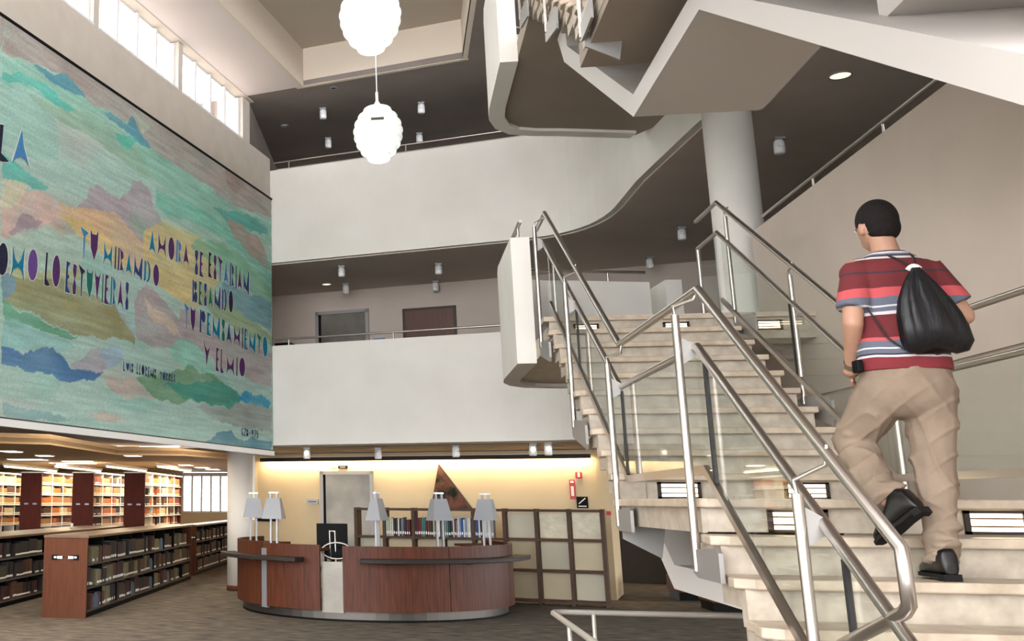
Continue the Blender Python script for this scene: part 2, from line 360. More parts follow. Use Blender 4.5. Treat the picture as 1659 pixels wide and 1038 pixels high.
# ================================================================== STAIRCASES
XL, XR = 1.47, 3.05
def step_parts(root, Y, z):
    mb = MB(); mb.box(XL, XR, Y+.012, Y+.38, z-.13, z-.045); mb.box(XL, XR, Y+.012, Y+.08, z-.215, z-.13)
    st = part('step', mb, 'marble2', root)
    part('end_block', MB().box(XL-.012, XL+.16, Y-.004, Y+.07, z-.205, z-.045), 'marble2', st)
    n = MB(); prof = [(XL-.05, Y+.10), (XL-.05, Y+.02), (XL+.02, Y-.035), (XR+.02, Y-.035), (XR+.02, Y+.30), (XL-.02, Y+.30), (XL-.02, Y+.14)]
    n.prism(prof, z-.045, z)
    part('nosing', n, 'marble', st, bev=.008)
    return st
def beam_parts(root, dz):
    b = MB(); t = .16; z0 = 1.135+dz; K0, K1 = 6.12, 7.91
    y_low = K0-(z0-dz)/.6 if dz == 0 else 2.5
    zl = z0-(K0-y_low)*.6
    prof = [(y_low, zl), (K0, z0), (K1, z0), (10.62, z0+2.71*.6), (10.92, 3.15+dz), (10.45, 3.15+dz), (10.4, z0+2.49*.6+t+.05), (K1-.05, z0+t), (K0+.05, z0+t), (y_low, zl+t+.02)]
    # split into convex pieces so that the faces fill cleanly
    for q in ([0, 1, 8, 9], [1, 2, 7, 8], [2, 3, 6, 7], [3, 4, 5, 6]): b.yz([prof[i] for i in q], 1.852, 2.76)
    part('spine_beam', b, 'plate', root)
    if dz:
        part('beam_bracket', MB().box(2.0, 2.62, 3.55, 4.35, 3.62, 4.25), 'plate', root)
        part('landing_bracket', MB().box(2.1, 2.4, 6.4, 6.7, z0+t, 1.57+dz), 'plate', root)
        part('landing_bracket', MB().box(2.1, 2.4, 7.2, 7.45, z0+t, 1.57+dz), 'plate', root)
    else:
        part('landing_bracket', MB().box(2.1, 2.4, 6.4, 6.7, z0+t, 1.57), 'dkgrey', root)
        part('landing_bracket', MB().box(1.95, 2.55, 7.0, 7.4, z0+t, 1.57), 'dkgrey', root)
def staircase(dz, label, lowest):
    root = thing('staircase', label, 'staircase', (2.26, 5.6, dz))
    for i in range(1, lowest+1): step_parts(root, 5.6-.3*i, 1.73-.17*i+dz)
    lb = MB().box(XL, XR, 5.612, 7.58, 1.57+dz, 1.685+dz) if dz == 0 else MB().box(XL, XR, 5.612, 7.77, 1.50+dz, 1.685+dz)
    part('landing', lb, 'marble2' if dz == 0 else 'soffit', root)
    part('landing_edge', MB().box(XL-.004, XL+.02, 5.606, 7.6, 1.565+dz, 1.688+dz), 'marble2', root)
    part('landing_tread', MB().prism([(XL-.05, 5.70), (XL-.05, 5.62), (XL+.02, 5.565), (XR+.02, 5.565), (XR+.02, 7.52), (XL-.05, 7.52)], 1.685+dz, 1.73+dz), 'marble', root, bev=.008)
    for j in range(1, 10): step_parts(root, 7.5+.3*(j-1), 1.73+.17*j+dz)
    beam_parts(root, dz)
    gm = MB(); gp = [(1.43, 1.585), (1.70, 1.585), (1.66, 1.36), (1.43, 1.48)]; gm.prism(gp, 7.33, 7.35, lambda p: (p[0], p[2], p[1]+dz)); part('gusset', gm, 'steel_plate', root)
    return root
stair_low = staircase(0, 'lower cream marble staircase with open side that the man is climbing', 9)
stair_up = staircase(F2, 'upper staircase overhead, its treads seen end-on above the slanting white beam', 9)
# platforms at the head of each staircase
def platform(F, n):
    c = [(1.3, 12.9), (1.33, 13.3), (1.44, 13.65), (1.64, 13.9), (1.95, 14.02), (2.3, 14.08)]
    poly = [(1.47, 10.222), (1.47, 11.5), (1.33, 11.5)]+c+[(3.36, 14.34), (3.62, 13.9), (3.80, 11.4), (3.80, 10.222)]
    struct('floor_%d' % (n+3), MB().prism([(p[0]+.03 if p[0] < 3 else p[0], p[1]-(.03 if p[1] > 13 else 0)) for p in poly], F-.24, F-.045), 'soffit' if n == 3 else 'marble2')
    struct('trim_%d' % (n*2+12), MB().box(XL-.05, 3.85, 10.165, 10.5, F-.045, F), 'marble')
    struct('trim_%d' % (n*2+13), MB().box(XL, 3.83, 10.2, 10.22, F-.24, F-.045), 'marble2')
    path = [(1.3, 11.44)]+c+[(3.28, 14.32)]
    w = strip(path, -.2, F-.28, F+1.10)
    struct('trim_%d' % (n*2+20), w, 'white')
    # hand rail on the parapet
    q = offset_path(path, -.1)
    r = thing('parapet_rail', 'steel rail on the curved white parapet at the head of the %s stairs' % ('lower' if n == 2 else 'upper'), 'rail', (q[0].x, q[0].y, F+1.10))
    part('rail', MB().tube([(q[0].x, q[0].y-.12, F+1.25)]+[(p.x, p.y, F+1.25) for p in q[1:]], .022, 10), 'steel', r)
    for p in (q[0]+Vector((0, .12)), q[1], (q[-2]+q[-1])/2): part('rail_post', MB().tube([(p.x, p.y, F+1.10), (p.x, p.y, F+1.25)], .013, 8), 'steel', r)
platform(F2, 2); platform(F3, 3)

# ------------------------------------------------------------------ stair railings
def lin(pts, y):
    if y <= pts[0][0]: a, b = pts[0], pts[1]
    elif y >= pts[-1][0]: a, b = pts[-2], pts[-1]
    else:
        for a, b in zip(pts, pts[1:]):
            if a[0] <= y <= b[0]: break
    return a[1]+(b[1]-a[1])*(y-a[0])/(b[0]-a[0])
def railing(label, X, hand, guard, low, posts, side, r, panels, loc, start):
    """side -1: posts stand left of the glass"""
    root = thing('stair_railing', label, 'railing', loc)
    part('handrail', MB().tube([(X, y, z) for y, z in hand], r, 16), 'steel', root)
    part('guard_rail', MB().tube([(X, y, z) for y, z in guard], r, 16), 'steel', root)
    lm = MB(); pts = low
    for a, b in zip(pts, pts[1:]): lm.yz([(a[0], a[1]-.025), (b[0], b[1]-.025), (b[0], b[1]+.02), (a[0], a[1]+.02)], X-.014, X+.014)
    part('bottom_rail', lm, 'steel', root)
    gl = guard
    for y0, y1 in panels:
        ks = sorted(set([y0, y1]+[p[0] for p in gl if y0 < p[0] < y1]+[p[0] for p in low if y0 < p[0] < y1]))
        gm = MB()
        for a, b in zip(ks, ks[1:]): gm.yz([(a, lin(low, a)+.015), (b, lin(low, b)+.015), (b, lin(gl, b)-.02), (a, lin(gl, a)-.02)], X-.005, X+.005)
        part('glass_panel', gm, 'glass', root)
        if side < 0 or y0 > 8: part('glass_gasket', MB().box(X-.009, X+.009, y0-.012, y0+.012, lin(low, y0)+.02, lin(gl, y0)-.03), 'rubber', root)
    for y, zb, zt in posts:
        px = X+(side*.08 if side < 0 else .012); hz = lin(hand[-5:], y)
        po = part('post', MB().tube([(px, y, zb), (px, y, zt)], r*.94, 16), 'steel', root)
        part('rail_bracket', MB().tube([(px, y, zt-.02), (px, y+.02, zt+.05), (X+side*.01, y-.10, max(zt+.06, hz-.10)), (X, y-.10, hz-.02 if y > 5.4 and y < 7.4 else hz-.03)], .0075, 8), 'steel', po)
        fz = lin(gl, y)
        part('fin', MB().add(
            [(px, y-.004, fz-.09), (px, y-.004, fz+.07), (X, y-.004, fz+.02), (X, y-.004, fz-.04), (px, y+.004, fz-.09), (px, y+.004, fz+.07), (X, y+.004, fz+.02), (X, y+.004, fz-.04)],
            [(0, 1, 2, 3), (7, 6, 5, 4), (0, 3, 7, 4), (1, 5, 6, 2), (0, 4, 5, 1), (3, 2, 6, 7)]), 'steel_plate', po)
        q = MB(); lev = 5.4 < (y) < 7.4; hi = (y > 7.4)
        q.yz([(y-.39, zb-.03), (y-.39, zb+.10), (y-.34, zb+.12), (y+.02, zb+.10), (y+.05, zb+.07), (y+.05, zb-.01), (y-.02, zb-.03)] if not hi else
             [(y-.50, zb-.20), (y-.52, zb-.16), (y-.52, zb-.02), (y-.48, zb+.01), (y+.02, zb+.06), (y+.07, zb+.04), (y+.07, zb-.06), (y+.03, zb-.08)], px-.008, px+.012)
        part('foot_plate', q, 'steel_plate', po)
    return root
HL = [(4.22, 1.20), (3.62, 1.385), (3.585, 1.41), (3.585, 1.572), (5.42, 2.742), (7.33, 2.747), (10.24, 4.468), (10.86, 4.46)]
GL = [(2.6, .68), (5.52, 2.468), (7.40, 2.467), (10.44, 4.225), (10.75, 4.23)]
LL = [(2.6, .0), (5.56, 1.869), (7.34, 1.864), (10.2, 3.565)]
LL[0] = (2.9, 1.869-(5.56-2.9)*.64)
posts_L = [(10.42, 3.17, 4.38), (8.85, 2.30, 3.49), (7.36, 1.56, 2.62), (5.57, 1.385, 2.64), (4.16, .62, 1.74)]
panels_L = [(3.05, 3.98), (4.02, 5.40), (5.42, 7.30), (7.36, 8.80), (8.86, 10.2)]
def up(l, dz): return [(p[0],)+tuple(q+dz for q in p[1:]) for p in l]
railing('left railing of the lower stairs, big brushed steel tubes with clear glass panels', 1.5, HL, GL, LL, posts_L, -1, .0215, panels_L, (1.42, 4.16, .3), 0)
HU = [(3.585, 1.572), (5.42, 2.742), (7.33, 2.747), (10.24, 4.468), (10.86, 4.46)]
railing('left railing of the upper stairs, steel posts standing off the tread ends', 1.5, up(HU, F2), up(GL, F2), up(LL, F2), up(posts_L[:4], F2), -1, .0205, panels_L[1:], (1.42, 5.57, 4.9), 0)
HR = [(3.6, 1.62), (5.42, 2.75), (7.33, 2.755), (10.33, 4.53), (11.04, 4.53)]
GR = [(3.6, 1.30), (5.52, 2.455), (7.40, 2.46), (10.40, 4.25), (11.06, 4.25)]
LR = [(3.6, .68), (5.56, 1.869), (7.32, 1.872), (10.44, 3.60)]
posts_R = [(10.15, 3.33, 4.34), (8.74, 2.46, 3.47), (7.27, 1.60, 2.60), (5.50, 1.42, 2.60)]
rr = railing('right railing of the lower stairs, slim steel tubes with glass before the beige wall', 3.10, HR, GR, LR, posts_R, 1, .020, [(3.7, 5.46), (5.5, 7.22), (7.3, 8.70), (8.78, 10.3)], (3.18, 5.5, 1.5), 0)
part('post', MB().tube([(3.10, 11.06, F2), (3.10, 11.06, 4.25)], .022, 12), 'steel', rr)
part('glass_panel', MB().box(3.095, 3.105, 10.45, 11.04, F2+.08, 4.22), 'glass', rr)
railing('right railing of the upper stairs, hidden behind the flight overhead', 3.10, up(HR, F2), up(GR, F2), up(LR, F2), up(posts_R[:2], F2), 1, .020, [(7.3, 8.70), (8.78, 10.3)], (3.18, 8.74, 5.9), 0)
# low guard that keeps people from walking under the stairs
g = thing('floor_guard', 'low bent steel guard rail on the carpet under the stairs', 'rail', (1.13, 8.54, 0))
part('rail', MB().tube([(1.12, 6.1, .9), (1.12, 8.50, .9), (1.14, 8.57, .9), (1.20, 8.59, .9), (3.4, 8.62, .9)], .021, 12), 'guard', g)
for p in ((1.42, 8.58), (1.12, 7.75), (1.12, 6.3), (3.3, 8.62)): part('leg', MB().tube([(p[0], p[1], 0), (p[0], p[1], .89)], .016, 10), 'guard', g)
# rails along the galleries and the corridor
def rail_line(label, a, b, z, zb, n, r=.020, first=.06):
    t = thing('gallery_rail', label, 'rail', (a[0], a[1], zb))
    part('rail', MB().tube([(a[0], a[1], z), (b[0], b[1], z)], r, 10), 'steel', t)
    for i in range(n):
        f = first+(1-2*first)*i/max(1, n-1); x = a[0]+(b[0]-a[0])*f; y = a[1]+(b[1]-a[1])*f
        part('rail_post', MB().tube([(x, y, zb), (x, y, z)], .014, 8), 'steel', t)
rail_line('straight steel rail on the middle gallery parapet beside the tapestry', p2(-7.25, 18.1), p2(-2.7, 18.1), 4.68, F2+1.12, 3)
rail_line('straight steel rail on the top gallery parapet behind the lower pendant lamp', p2(-7.25, 18.1), p2(-2.0, 18.1), 8.16, F3+1.12, 3)
rail_line('long steel rail on the beige corridor wall right of the column', (3.90, 11.5), (3.90, 0), 4.68, 4.53, 7, first=.12)

# ------------------------------------------------------------------ step lights
def step_light(x, y, z, w, h, label):
    r = thing('step_light', label, 'light', (x, y, z), 'louvred lights in the marble risers')
    fr = MB(); fr.box(x-w/2, x-w/2+.022, y-.02, y, z-h/2, z+h/2); fr.box(x+w/2-.022, x+w/2, y-.02, y, z-h/2, z+h/2)
    fr.box(x-w/2, x+w/2, y-.02, y, z+h/2-.014, z+h/2); fr.box(x-w/2, x+w/2, y-.02, y, z-h/2, z-h/2+.014)
    part('housing', fr, 'bronze', r)
    part('diffuser', MB().box(x-w/2+.022, x+w/2-.022, y-.008, y-.002, z-h/2+.014, z+h/2-.014), 'glow', r)
    for k in range(2):
        zz_ = z-h/2+h*(k+1)/3; part('louvre', MB().box(x-w/2+.02, x+w/2-.02, y-.018, y-.008, zz_-.004, zz_+.004), 'topwood', r)
step_light(1.90, 5.602, 1.625, .27, .11, 'glowing step light left of the man in the landing riser')
step_light(2.76, 5.602, 1.625, .27, .11, 'glowing step light right of the man in the landing riser')
step_light(1.84, 7.506, 1.79, .27, .11, 'glowing step light in the bottom riser of the upper flight, left one')
step_light(2.62, 7.506, 1.79, .27, .11, 'glowing step light in the bottom riser of the upper flight, right one')
step_light(1.80, 10.19, 3.31, .23, .09, 'leftmost glowing step light at the head of the lower stairs')
step_light(2.60, 10.19, 3.31, .23, .09, 'middle glowing step light at the head of the lower stairs')
step_light(3.40, 10.19, 3.31, .23, .09, 'rightmost glowing step light at the head of the lower stairs')

# ------------------------------------------------------------------ ceiling fittings
def spot(x, y, z, label, group, lit=False):
    r = thing('ceiling_spotlight', label, 'spotlight', (x, y, z), group)
    part('canopy', MB().box(x-.06, x+.06, y-.06, y+.06, z-.03, z), 'grey', r)
    part('can', MB().lathe([(.045, -.05), (.062, -.07), (.066, -.20), (.058, -.225)], (x, y, z+.02), 16), 'whitep', r)
    part('bulb', MB().ell((x, y-.055, z-.10), (.04, .03, .04), 12, 8), 'glow' if lit else 'whitep', r)
sp = [('left front', -.92, 19.66), ('right front', .9, 19.72), ('left rear', -.92, 21.35), ('right rear', .9, 21.35)]
for n_, x, y in sp: spot(x, y, 6.12, '%s spotlight of the four under the middle gallery ceiling' % n_, 'spotlights of the middle gallery')
for n_, x, y in [('left front', -1.17, 18.9), ('right front', .67, 18.9), ('left rear', -1.18, 20.6), ('right rear', .67, 20.6)]:
    spot(x, y, 9.05, '%s spotlight of the four on the top grey ceiling' % n_, 'spotlights of the top ceiling')
for n_, x, y in [('nearest', 4.77, 13.25), ('middle', 4.71, 17.6), ('farthest', 4.69, 19.75)]:
    spot(x, y, 6.12, '%s spotlight on the dark corridor ceiling behind the column' % n_, 'spotlights of the corridor')
for k, (n_, x, y, lit) in enumerate([('first', -1.64, 19.7, 1), ('second', -.33, 19.77, 0), ('third', 1.03, 19.0, 0), ('lit fourth', 2.27, 18.5, 1), ('lit fifth', 2.5, 18.35, 1), ('sixth', 4.74, 20.3, 1)]):
    spot(x, y, 2.69, '%s spotlight from the left on the ceiling before the lobby wall' % n_, 'spotlights above the lobby', bool(lit))
def flush(x, y, z, r_, label, m, cat='downlight', name='downlight'):
    r = thing(name, label, cat, (x, y, z)); part('ring', MB().lathe([(r_*1.15, 0), (r_*1.15, -.012), (r_, -.012), (r_*.98, -.004)], (x, y, z), 24), 'grey', r)
    part('lens', MB().lathe([(r_*.97, -.006), (r_*.97, -.001)], (x, y, z), 24), m, r)
flush(4.73, 11.27, 6.12, .10, 'round glowing downlight in the dark ceiling right of the column', 'glow_off')
flush(-1.31, 21.3, 6.12, .09, 'small dim round fitting on the middle gallery ceiling', 'glow_off')
flush(-1.99, 19.7, 9.05, .07, 'small pale round fitting on the top ceiling by the windows', 'whitep')
flush(-.91, 17.9, 9.05, .05, 'small dark sprinkler on the top ceiling above the lower pendant', 'black', 'sprinkler', 'sprinkler')

# ================================================================== TAPESTRY
# woven patches as (colour, outline in cm along the wall and up), painted in order
PATCH = [
((163, 147, 141),[(938,744),(1801,744),(1800,705),(1686,690),(1605,678),(1529,687),(1436,687),(1351,686),(1302,687),(1264,703),(1245,711),(1219,692),(1168,697),(1133,702),(1089,718),(1046,710),(1005,707),(967,696),(942,696)]),
((133, 190, 170),[(942,690),(1005,703),(1060,712),(1136,701),(1201,706),(1263,708),(1321,688),(1436,687),(1553,683),(1686,684),(1800,689),(1799,646),(1631,631),(1437,631),(1313,647),(1221,661),(1123,661),(1021,672),(946,652)]),
((140, 180, 155),[(995,662),(1063,672),(1122,681),(1185,686),(1265,677),(1323,649),(1294,636),(1222,648),(1139,653),(1050,650),(1009,655)]),
((80, 180, 165),[(944,671),(968,675),(1000,684),(1022,689),(1069,683),(1106,679),(1089,669),(1063,668),(1021,676),(982,667),(945,661)]),
((70, 180, 160),[(1215,680),(1246,686),(1277,687),(1252,668),(1229,668)]),
((75, 145, 170),[(1002,705),(1029,707),(1053,707),(1077,718),(1101,717),(1133,702),(1102,697),(1072,697),(1047,694),(1022,699)]),
((75, 145, 170),[(1171,700),(1198,704),(1219,705),(1245,702),(1257,721),(1276,710),(1311,690),(1283,683),(1259,690),(1233,691),(1202,696)]),
((170, 195, 165),[(1244,735),(1281,724),(1310,724),(1291,708)]),
((75, 180, 165),[(952,572),(974,566),(1002,564),(1032,557),(1050,552),(1017,542),(985,543),(955,541)]),
((205, 196, 165),[(954,542),(979,546),(1004,543),(1003,521),(976,503),(958,498)]),
((205, 168, 158),[(958,502),(987,517),(1007,537),(1038,547),(1057,545),(1075,536),(1094,529),(1081,511),(1053,501),(1027,498),(1009,478),(978,469),(961,464)]),
((148, 130, 142),[(972,477),(985,490),(994,507),(1013,510),(1035,508),(1023,492),(996,480),(974,473)]),
((175, 165, 150),[(1046,505),(1073,522),(1116,524),(1147,521),(1102,506),(1067,502)]),
((163, 145, 158),[(1122,548),(1144,567),(1148,581),(1171,591),(1194,586),(1225,587),(1250,600),(1267,623),(1291,632),(1318,622),(1324,601),(1344,590),(1359,567),(1336,542),(1289,536),(1244,547),(1184,552)]),
((150, 170, 155),[(1251,573),(1287,578),(1316,561),(1289,545),(1258,556)]),
((215, 172, 130),[(1074,540),(1100,543),(1137,550),(1168,558),(1209,560),(1243,556),(1272,546),(1317,538),(1333,522),(1309,499),(1264,499),(1220,507),(1186,517),(1131,523),(1094,527)]),
((214, 184, 115),[(1075,531),(1104,530),(1146,532),(1186,526),(1225,515),(1255,506),(1282,493),(1255,486),(1212,490),(1163,500),(1124,507),(1094,519)]),
((206, 184, 120),[(1301,559),(1345,579),(1385,581),(1438,587),(1494,590),(1530,588),(1542,556),(1560,533),(1531,504),(1508,481),(1467,470),(1430,476),(1388,476),(1354,483),(1325,491),(1300,506)]),
((190, 190, 135),[(1345,579),(1358,588),(1406,591),(1483,596),(1518,593),(1495,577),(1417,575)]),
((120, 180, 145),[(1456,571),(1478,586),(1518,600),(1559,603),(1610,601),(1672,594),(1743,579),(1797,561),(1797,525),(1714,536),(1631,550),(1555,559),(1488,560)]),
((110, 190, 168),[(1329,632),(1373,634),(1437,640),(1517,641),(1605,633),(1700,624),(1798,616),(1797,563),(1729,583),(1645,602),(1554,607),(1471,593),(1416,592),(1364,597),(1334,609)]),
((165, 195, 180),[(1358,600),(1416,605),(1483,608),(1554,612),(1618,607),(1567,599),(1483,591),(1406,587)]),
((150, 130, 125),[(1583,742),(1645,737),(1653,714),(1626,703),(1591,710)]),
((80, 165, 155),[(1529,655),(1592,666),(1686,683),(1759,679),(1790,668),(1729,656),(1658,654),(1592,643)]),
((165, 145, 135),[(1592,654),(1658,654),(1729,648),(1774,628),(1792,596),(1744,598),(1672,611),(1618,627)]),
((105, 155, 168),[(1575,533),(1618,532),(1686,534),(1758,540),(1797,537),(1796,484),(1728,485),(1658,489),(1605,493),(1568,508)]),
((140, 165, 120),[(1484,519),(1543,504),(1618,495),(1685,490),(1757,478),(1796,472),(1796,455),(1727,457),(1645,461),(1556,469),(1496,483)]),
((165, 192, 176),[(975,470),(990,480),(1020,496),(1046,505),(1081,505),(1117,501),(1136,489),(1132,463),(1091,455),(1050,453),(1012,443),(977,441)]),
((170, 175, 125),[(963,433),(999,442),(1037,444),(1084,455),(1134,467),(1135,454),(1092,443),(1038,432),(964,422)]),
((143, 138, 92),[(964,425),(1000,427),(1041,435),(1085,445),(1121,443),(1167,438),(1207,435),(1250,423),(1279,403),(1279,385),(1243,390),(1193,385),(1147,379),(1103,381),(1062,385),(1022,391),(991,393),(966,395)]),
((95, 140, 172),[(964,427),(981,427),(996,419),(989,409),(975,400),(966,397)]),
((85, 155, 120),[(966,396),(991,391),(1022,389),(1062,383),(1096,380),(1133,377),(1108,370),(1069,370),(1036,371),(1004,371),(968,370)]),
((135, 190, 185),[(968,375),(991,381),(1023,373),(1063,367),(1104,368),(1126,363),(1091,348),(1064,356),(1032,346),(1001,343),(971,343)]),
((160, 190, 200),[(1225,436),(1246,433),(1276,424),(1279,398),(1259,409),(1233,422)]),
((165, 150, 155),[(1279,465),(1316,480),(1349,469),(1389,457),(1425,443),(1442,422),(1426,405),(1381,393),(1323,389),(1290,395),(1278,420)]),
((205, 185, 162),[(1301,462),(1330,449),(1363,445),(1404,438),(1425,419),(1392,419),(1364,426),(1333,424),(1314,440)]),
((168, 152, 155),[(1420,464),(1474,466),(1509,446),(1568,440),(1645,443),(1713,444),(1795,445),(1794,380),(1713,379),(1645,391),(1576,386),(1533,399),(1482,412),(1442,415),(1416,432)]),
((130, 200, 180),[(1381,397),(1421,414),(1453,420),(1482,412),(1514,402),(1538,379),(1557,369),(1521,365),(1483,375),(1443,376),(1402,373)]),
((50, 100, 160),[(971,342),(988,343),(1013,340),(1034,346),(1060,355),(1077,355),(1096,346),(1116,336),(1140,334),(1173,336),(1196,335),(1166,326),(1122,316),(1080,318),(1046,320),(1015,321),(986,322),(972,323)]),
((160, 148, 165),[(1116,339),(1141,352),(1163,364),(1186,371),(1206,362),(1204,345),(1188,335),(1157,334),(1128,334)]),
((145, 175, 200),[(1183,369),(1210,377),(1235,379),(1252,371),(1239,354),(1212,346),(1190,355)]),
((185, 168, 158),[(1196,330),(1237,335),(1285,340),(1311,329),(1341,314),(1304,313),(1255,311),(1213,316)]),
((100, 150, 110),[(1285,343),(1334,351),(1392,359),(1426,370),(1447,381),(1469,381),(1487,368),(1514,375),(1538,375),(1581,361),(1632,356),(1663,350),(1642,333),(1606,322),(1545,324),(1484,324),(1445,323),(1414,314),(1368,316),(1335,316),(1307,331)]),
((50, 142, 130),[(1367,340),(1413,346),(1465,350),(1545,365),(1606,358),(1663,350),(1642,333),(1606,322),(1545,324),(1484,324),(1444,326),(1413,331)]),
((30, 138, 190),[(1647,345),(1674,360),(1712,357),(1747,358),(1794,347),(1776,338),(1718,334),(1679,339)]),
((148, 158, 152),[(1477,316),(1522,323),(1586,321),(1645,336),(1712,340),(1793,337),(1793,295),(1726,296),(1658,293),(1594,299),(1534,303),(1499,308)]),
((190, 168, 152),[(1158,281),(1199,285),(1240,283),(1270,277),(1232,274),(1192,274)]),
((120, 160, 160),[(976,277),(1024,277),(1076,275),(1118,269),(1050,263),(977,262)]),
((70, 120, 140),[(1512,262),(1546,274),(1562,283),(1587,287),(1616,286),(1632,274),(1663,272),(1712,279),(1754,278),(1792,281),(1792,255),(1684,256),(1582,258),(1523,259)]),
]
WORDS = [
('LA',(937, 558),(1012, 571),44),
('OMO',(950, 423),(1037, 431),39),
('LO',(1046, 430),(1086, 432),41),
('ESTUVIERAS',(1094, 429),(1260, 432),41),
('TU',(1125, 480),(1174, 485),42),
('MIRANDO',(1183, 484),(1350, 482),33),
('AHORA',(1312, 529),(1450, 535),36),
('SE',(1464, 526),(1503, 527),42),
('ESTARIAN',(1516, 532),(1691, 532),43),
('BESANDO',(1458, 478),(1621, 487),39),
('TU',(1429, 432),(1473, 431),41),
('PENSAMIENTO',(1484, 435),(1777, 429),38),
('Y',(1496, 382),(1535, 383),42),
('EL',(1547, 380),(1581, 380),39),
('MIO',(1586, 378),(1674, 383),33),
('LUIS',(1245, 346),(1276, 346),13),
('LLORENS',(1283, 346),(1343, 344),15),
('TORRES',(1353, 345),(1404, 346),12),
('GZB-1975',(1652, 280),(1729, 280),14),
]
tap = thing('tapestry', 'huge woven tapestry of blue, green and ochre waves with cut-out lettering on the left wall', 'tapestry', W(-7.29, 12, 2.6))
V0, V1, Z0, Z1 = 4.5, 17.98, 2.62, 7.38
def build_tapestry():
    st = .016; nv = int((V1-V0)/st)+1; nz = int((Z1-Z0)/st)+1
    vv = np.linspace(V0, V1, nv); zz_ = np.linspace(Z0, Z1, nz); VV, ZZ = np.meshgrid(vv, zz_)
    rng = np.random.RandomState(3)
    def noise(sx, sy, seed):
        r = np.random.RandomState(seed); gx, gy = int((V1-V0)/sx)+3, int((Z1-Z0)/sy)+3; g = r.rand(gy, gx)
        X = (VV-V0)/sx; Y = (ZZ-Z0)/sy; xi = X.astype(int); yi = Y.astype(int); fx = X-xi; fy = Y-yi
        fx = fx*fx*(3-2*fx); fy = fy*fy*(3-2*fy)
        return (g[yi, xi]*(1-fx)+g[yi, xi+1]*fx)*(1-fy)+(g[yi+1, xi]*(1-fx)+g[yi+1, xi+1]*fx)*fy
    img = np.zeros((nz, nv, 3)); img[:] = (156, 194, 184)
    n1 = noise(.9, .35, 1)[..., None]; img = img*(1-n1*.35)+np.array((176, 196, 184))*n1*.35
    n1 = np.clip((noise(1.1, .4, 14)[..., None]-.55)*3, 0, 1); img = img*(1-n1*.35)+np.array((190, 178, 168))*n1*.35
    n1 = (noise(1.4, .5, 2)[..., None] > .62)*1.0; img = img*(1-n1*.3)+np.array((120, 188, 172))*n1*.3
    # outlines wander a little, as woven edges do
    wv = (noise(.22, .18, 5)-.5)*.10+(noise(.07, .06, 6)-.5)*.035; wz = (noise(.24, .15, 7)-.5)*.07+(noise(.08, .06, 8)-.5)*.03
    PX, PZ = VV+wv, ZZ+wz
    # the weave goes on beyond the left edge of the picture in the same manner
    more = [(c, [(1880-x, y) for x, y in poly]) for c, poly in PATCH]
    for ci, (c, poly) in enumerate(more+PATCH):
        P = [(x/100, y/100) for x, y in poly]; ins = np.zeros(VV.shape, bool); n = len(P)
        for i in range(n):
            (x1, y1), (x2, y2) = P[i], P[(i+1) % n]
            if y1 == y2: continue
            cnd = ((y1 > PZ) != (y2 > PZ)) & (PX < (x2-x1)*(PZ-y1)/(y2-y1)+x1); ins ^= cnd
        f = (.62+.36*noise(.55, .22, 20+ci))[..., None]; col = np.array(c)*(.93+.14*noise(.3, .08, 60+ci))[..., None]
        img = np.where(ins[..., None], img*(1-f)+col*f, img)
    img = img*(.94+.12*rng.rand(nz, nv, 1))*(.93+.14*noise(.5, .03, 9)[..., None])
    img = img*.82+img.mean(axis=2, keepdims=True)*.06+np.array((202, 206, 196))*.12
    lin_ = np.clip(img/255, 0, 1); lin_ = np.where(lin_ <= .04045, lin_/12.92, ((lin_+.055)/1.055)**2.4)
    base = wloc(tap); N = nv*nz
    uu = -7.262+.006*(noise(.9, 5, 11)-.5)
    co = np.stack([uu*AU.x+VV*AV.x-base.x, uu*AU.y+VV*AV.y-base.y, ZZ-base.z], axis=-1).reshape(-1, 3)
    idx = np.arange(N).reshape(nz, nv); f = np.stack([idx[:-1, :-1], idx[:-1, 1:], idx[1:, 1:], idx[1:, :-1]], -1).reshape(-1, 4)
    me = bpy.data.meshes.new('weave'); me.vertices.add(N); me.vertices.foreach_set('co', co.ravel())
    me.loops.add(f.size); me.loops.foreach_set('vertex_index', f.ravel()); me.polygons.add(len(f))
    me.polygons.foreach_set('loop_start', np.arange(0, f.size, 4)); me.update(calc_edges=True)
    ca = me.color_attributes.new('dye', 'FLOAT_COLOR', 'POINT'); rgba = np.ones((N, 4)); rgba[:, :3] = lin_.reshape(-1, 3); ca.data.foreach_set('color', rgba.ravel())
    m = mat('woven_wool', (128, 128, 128), .95, bump=.35, bscale=55, stretch=(1, 1, 5), spec=.1); nt = m.node_tree
    at = nt.nodes.new('ShaderNodeAttribute'); at.attribute_name = 'dye'; nt.links.new(at.outputs['Color'], nt.nodes['Principled BSDF'].inputs['Base Color'])
    me.materials.append(m); o = bpy.data.objects.new('weave', me); COL.objects.link(o); o.parent = tap
build_tapestry()
part('backing', MB().box(-7.288, -7.268, V0, V1, Z0, Z1, TW), 'dkgrey', tap)
part('top_batten', MB().box(-7.288, -7.245, V0, V1+.01, Z1, Z1+.035, TW), 'black', tap)
part('bottom_batten', MB().box(-7.288, -7.235, V0, V1+.01, Z0-.10, Z0-.015, TW), 'sign_w', tap)
part('bottom_seam', MB().box(-7.288, -7.25, V0, V1+.005, Z0-.015, Z0+.005, TW), 'dkgrey', tap)
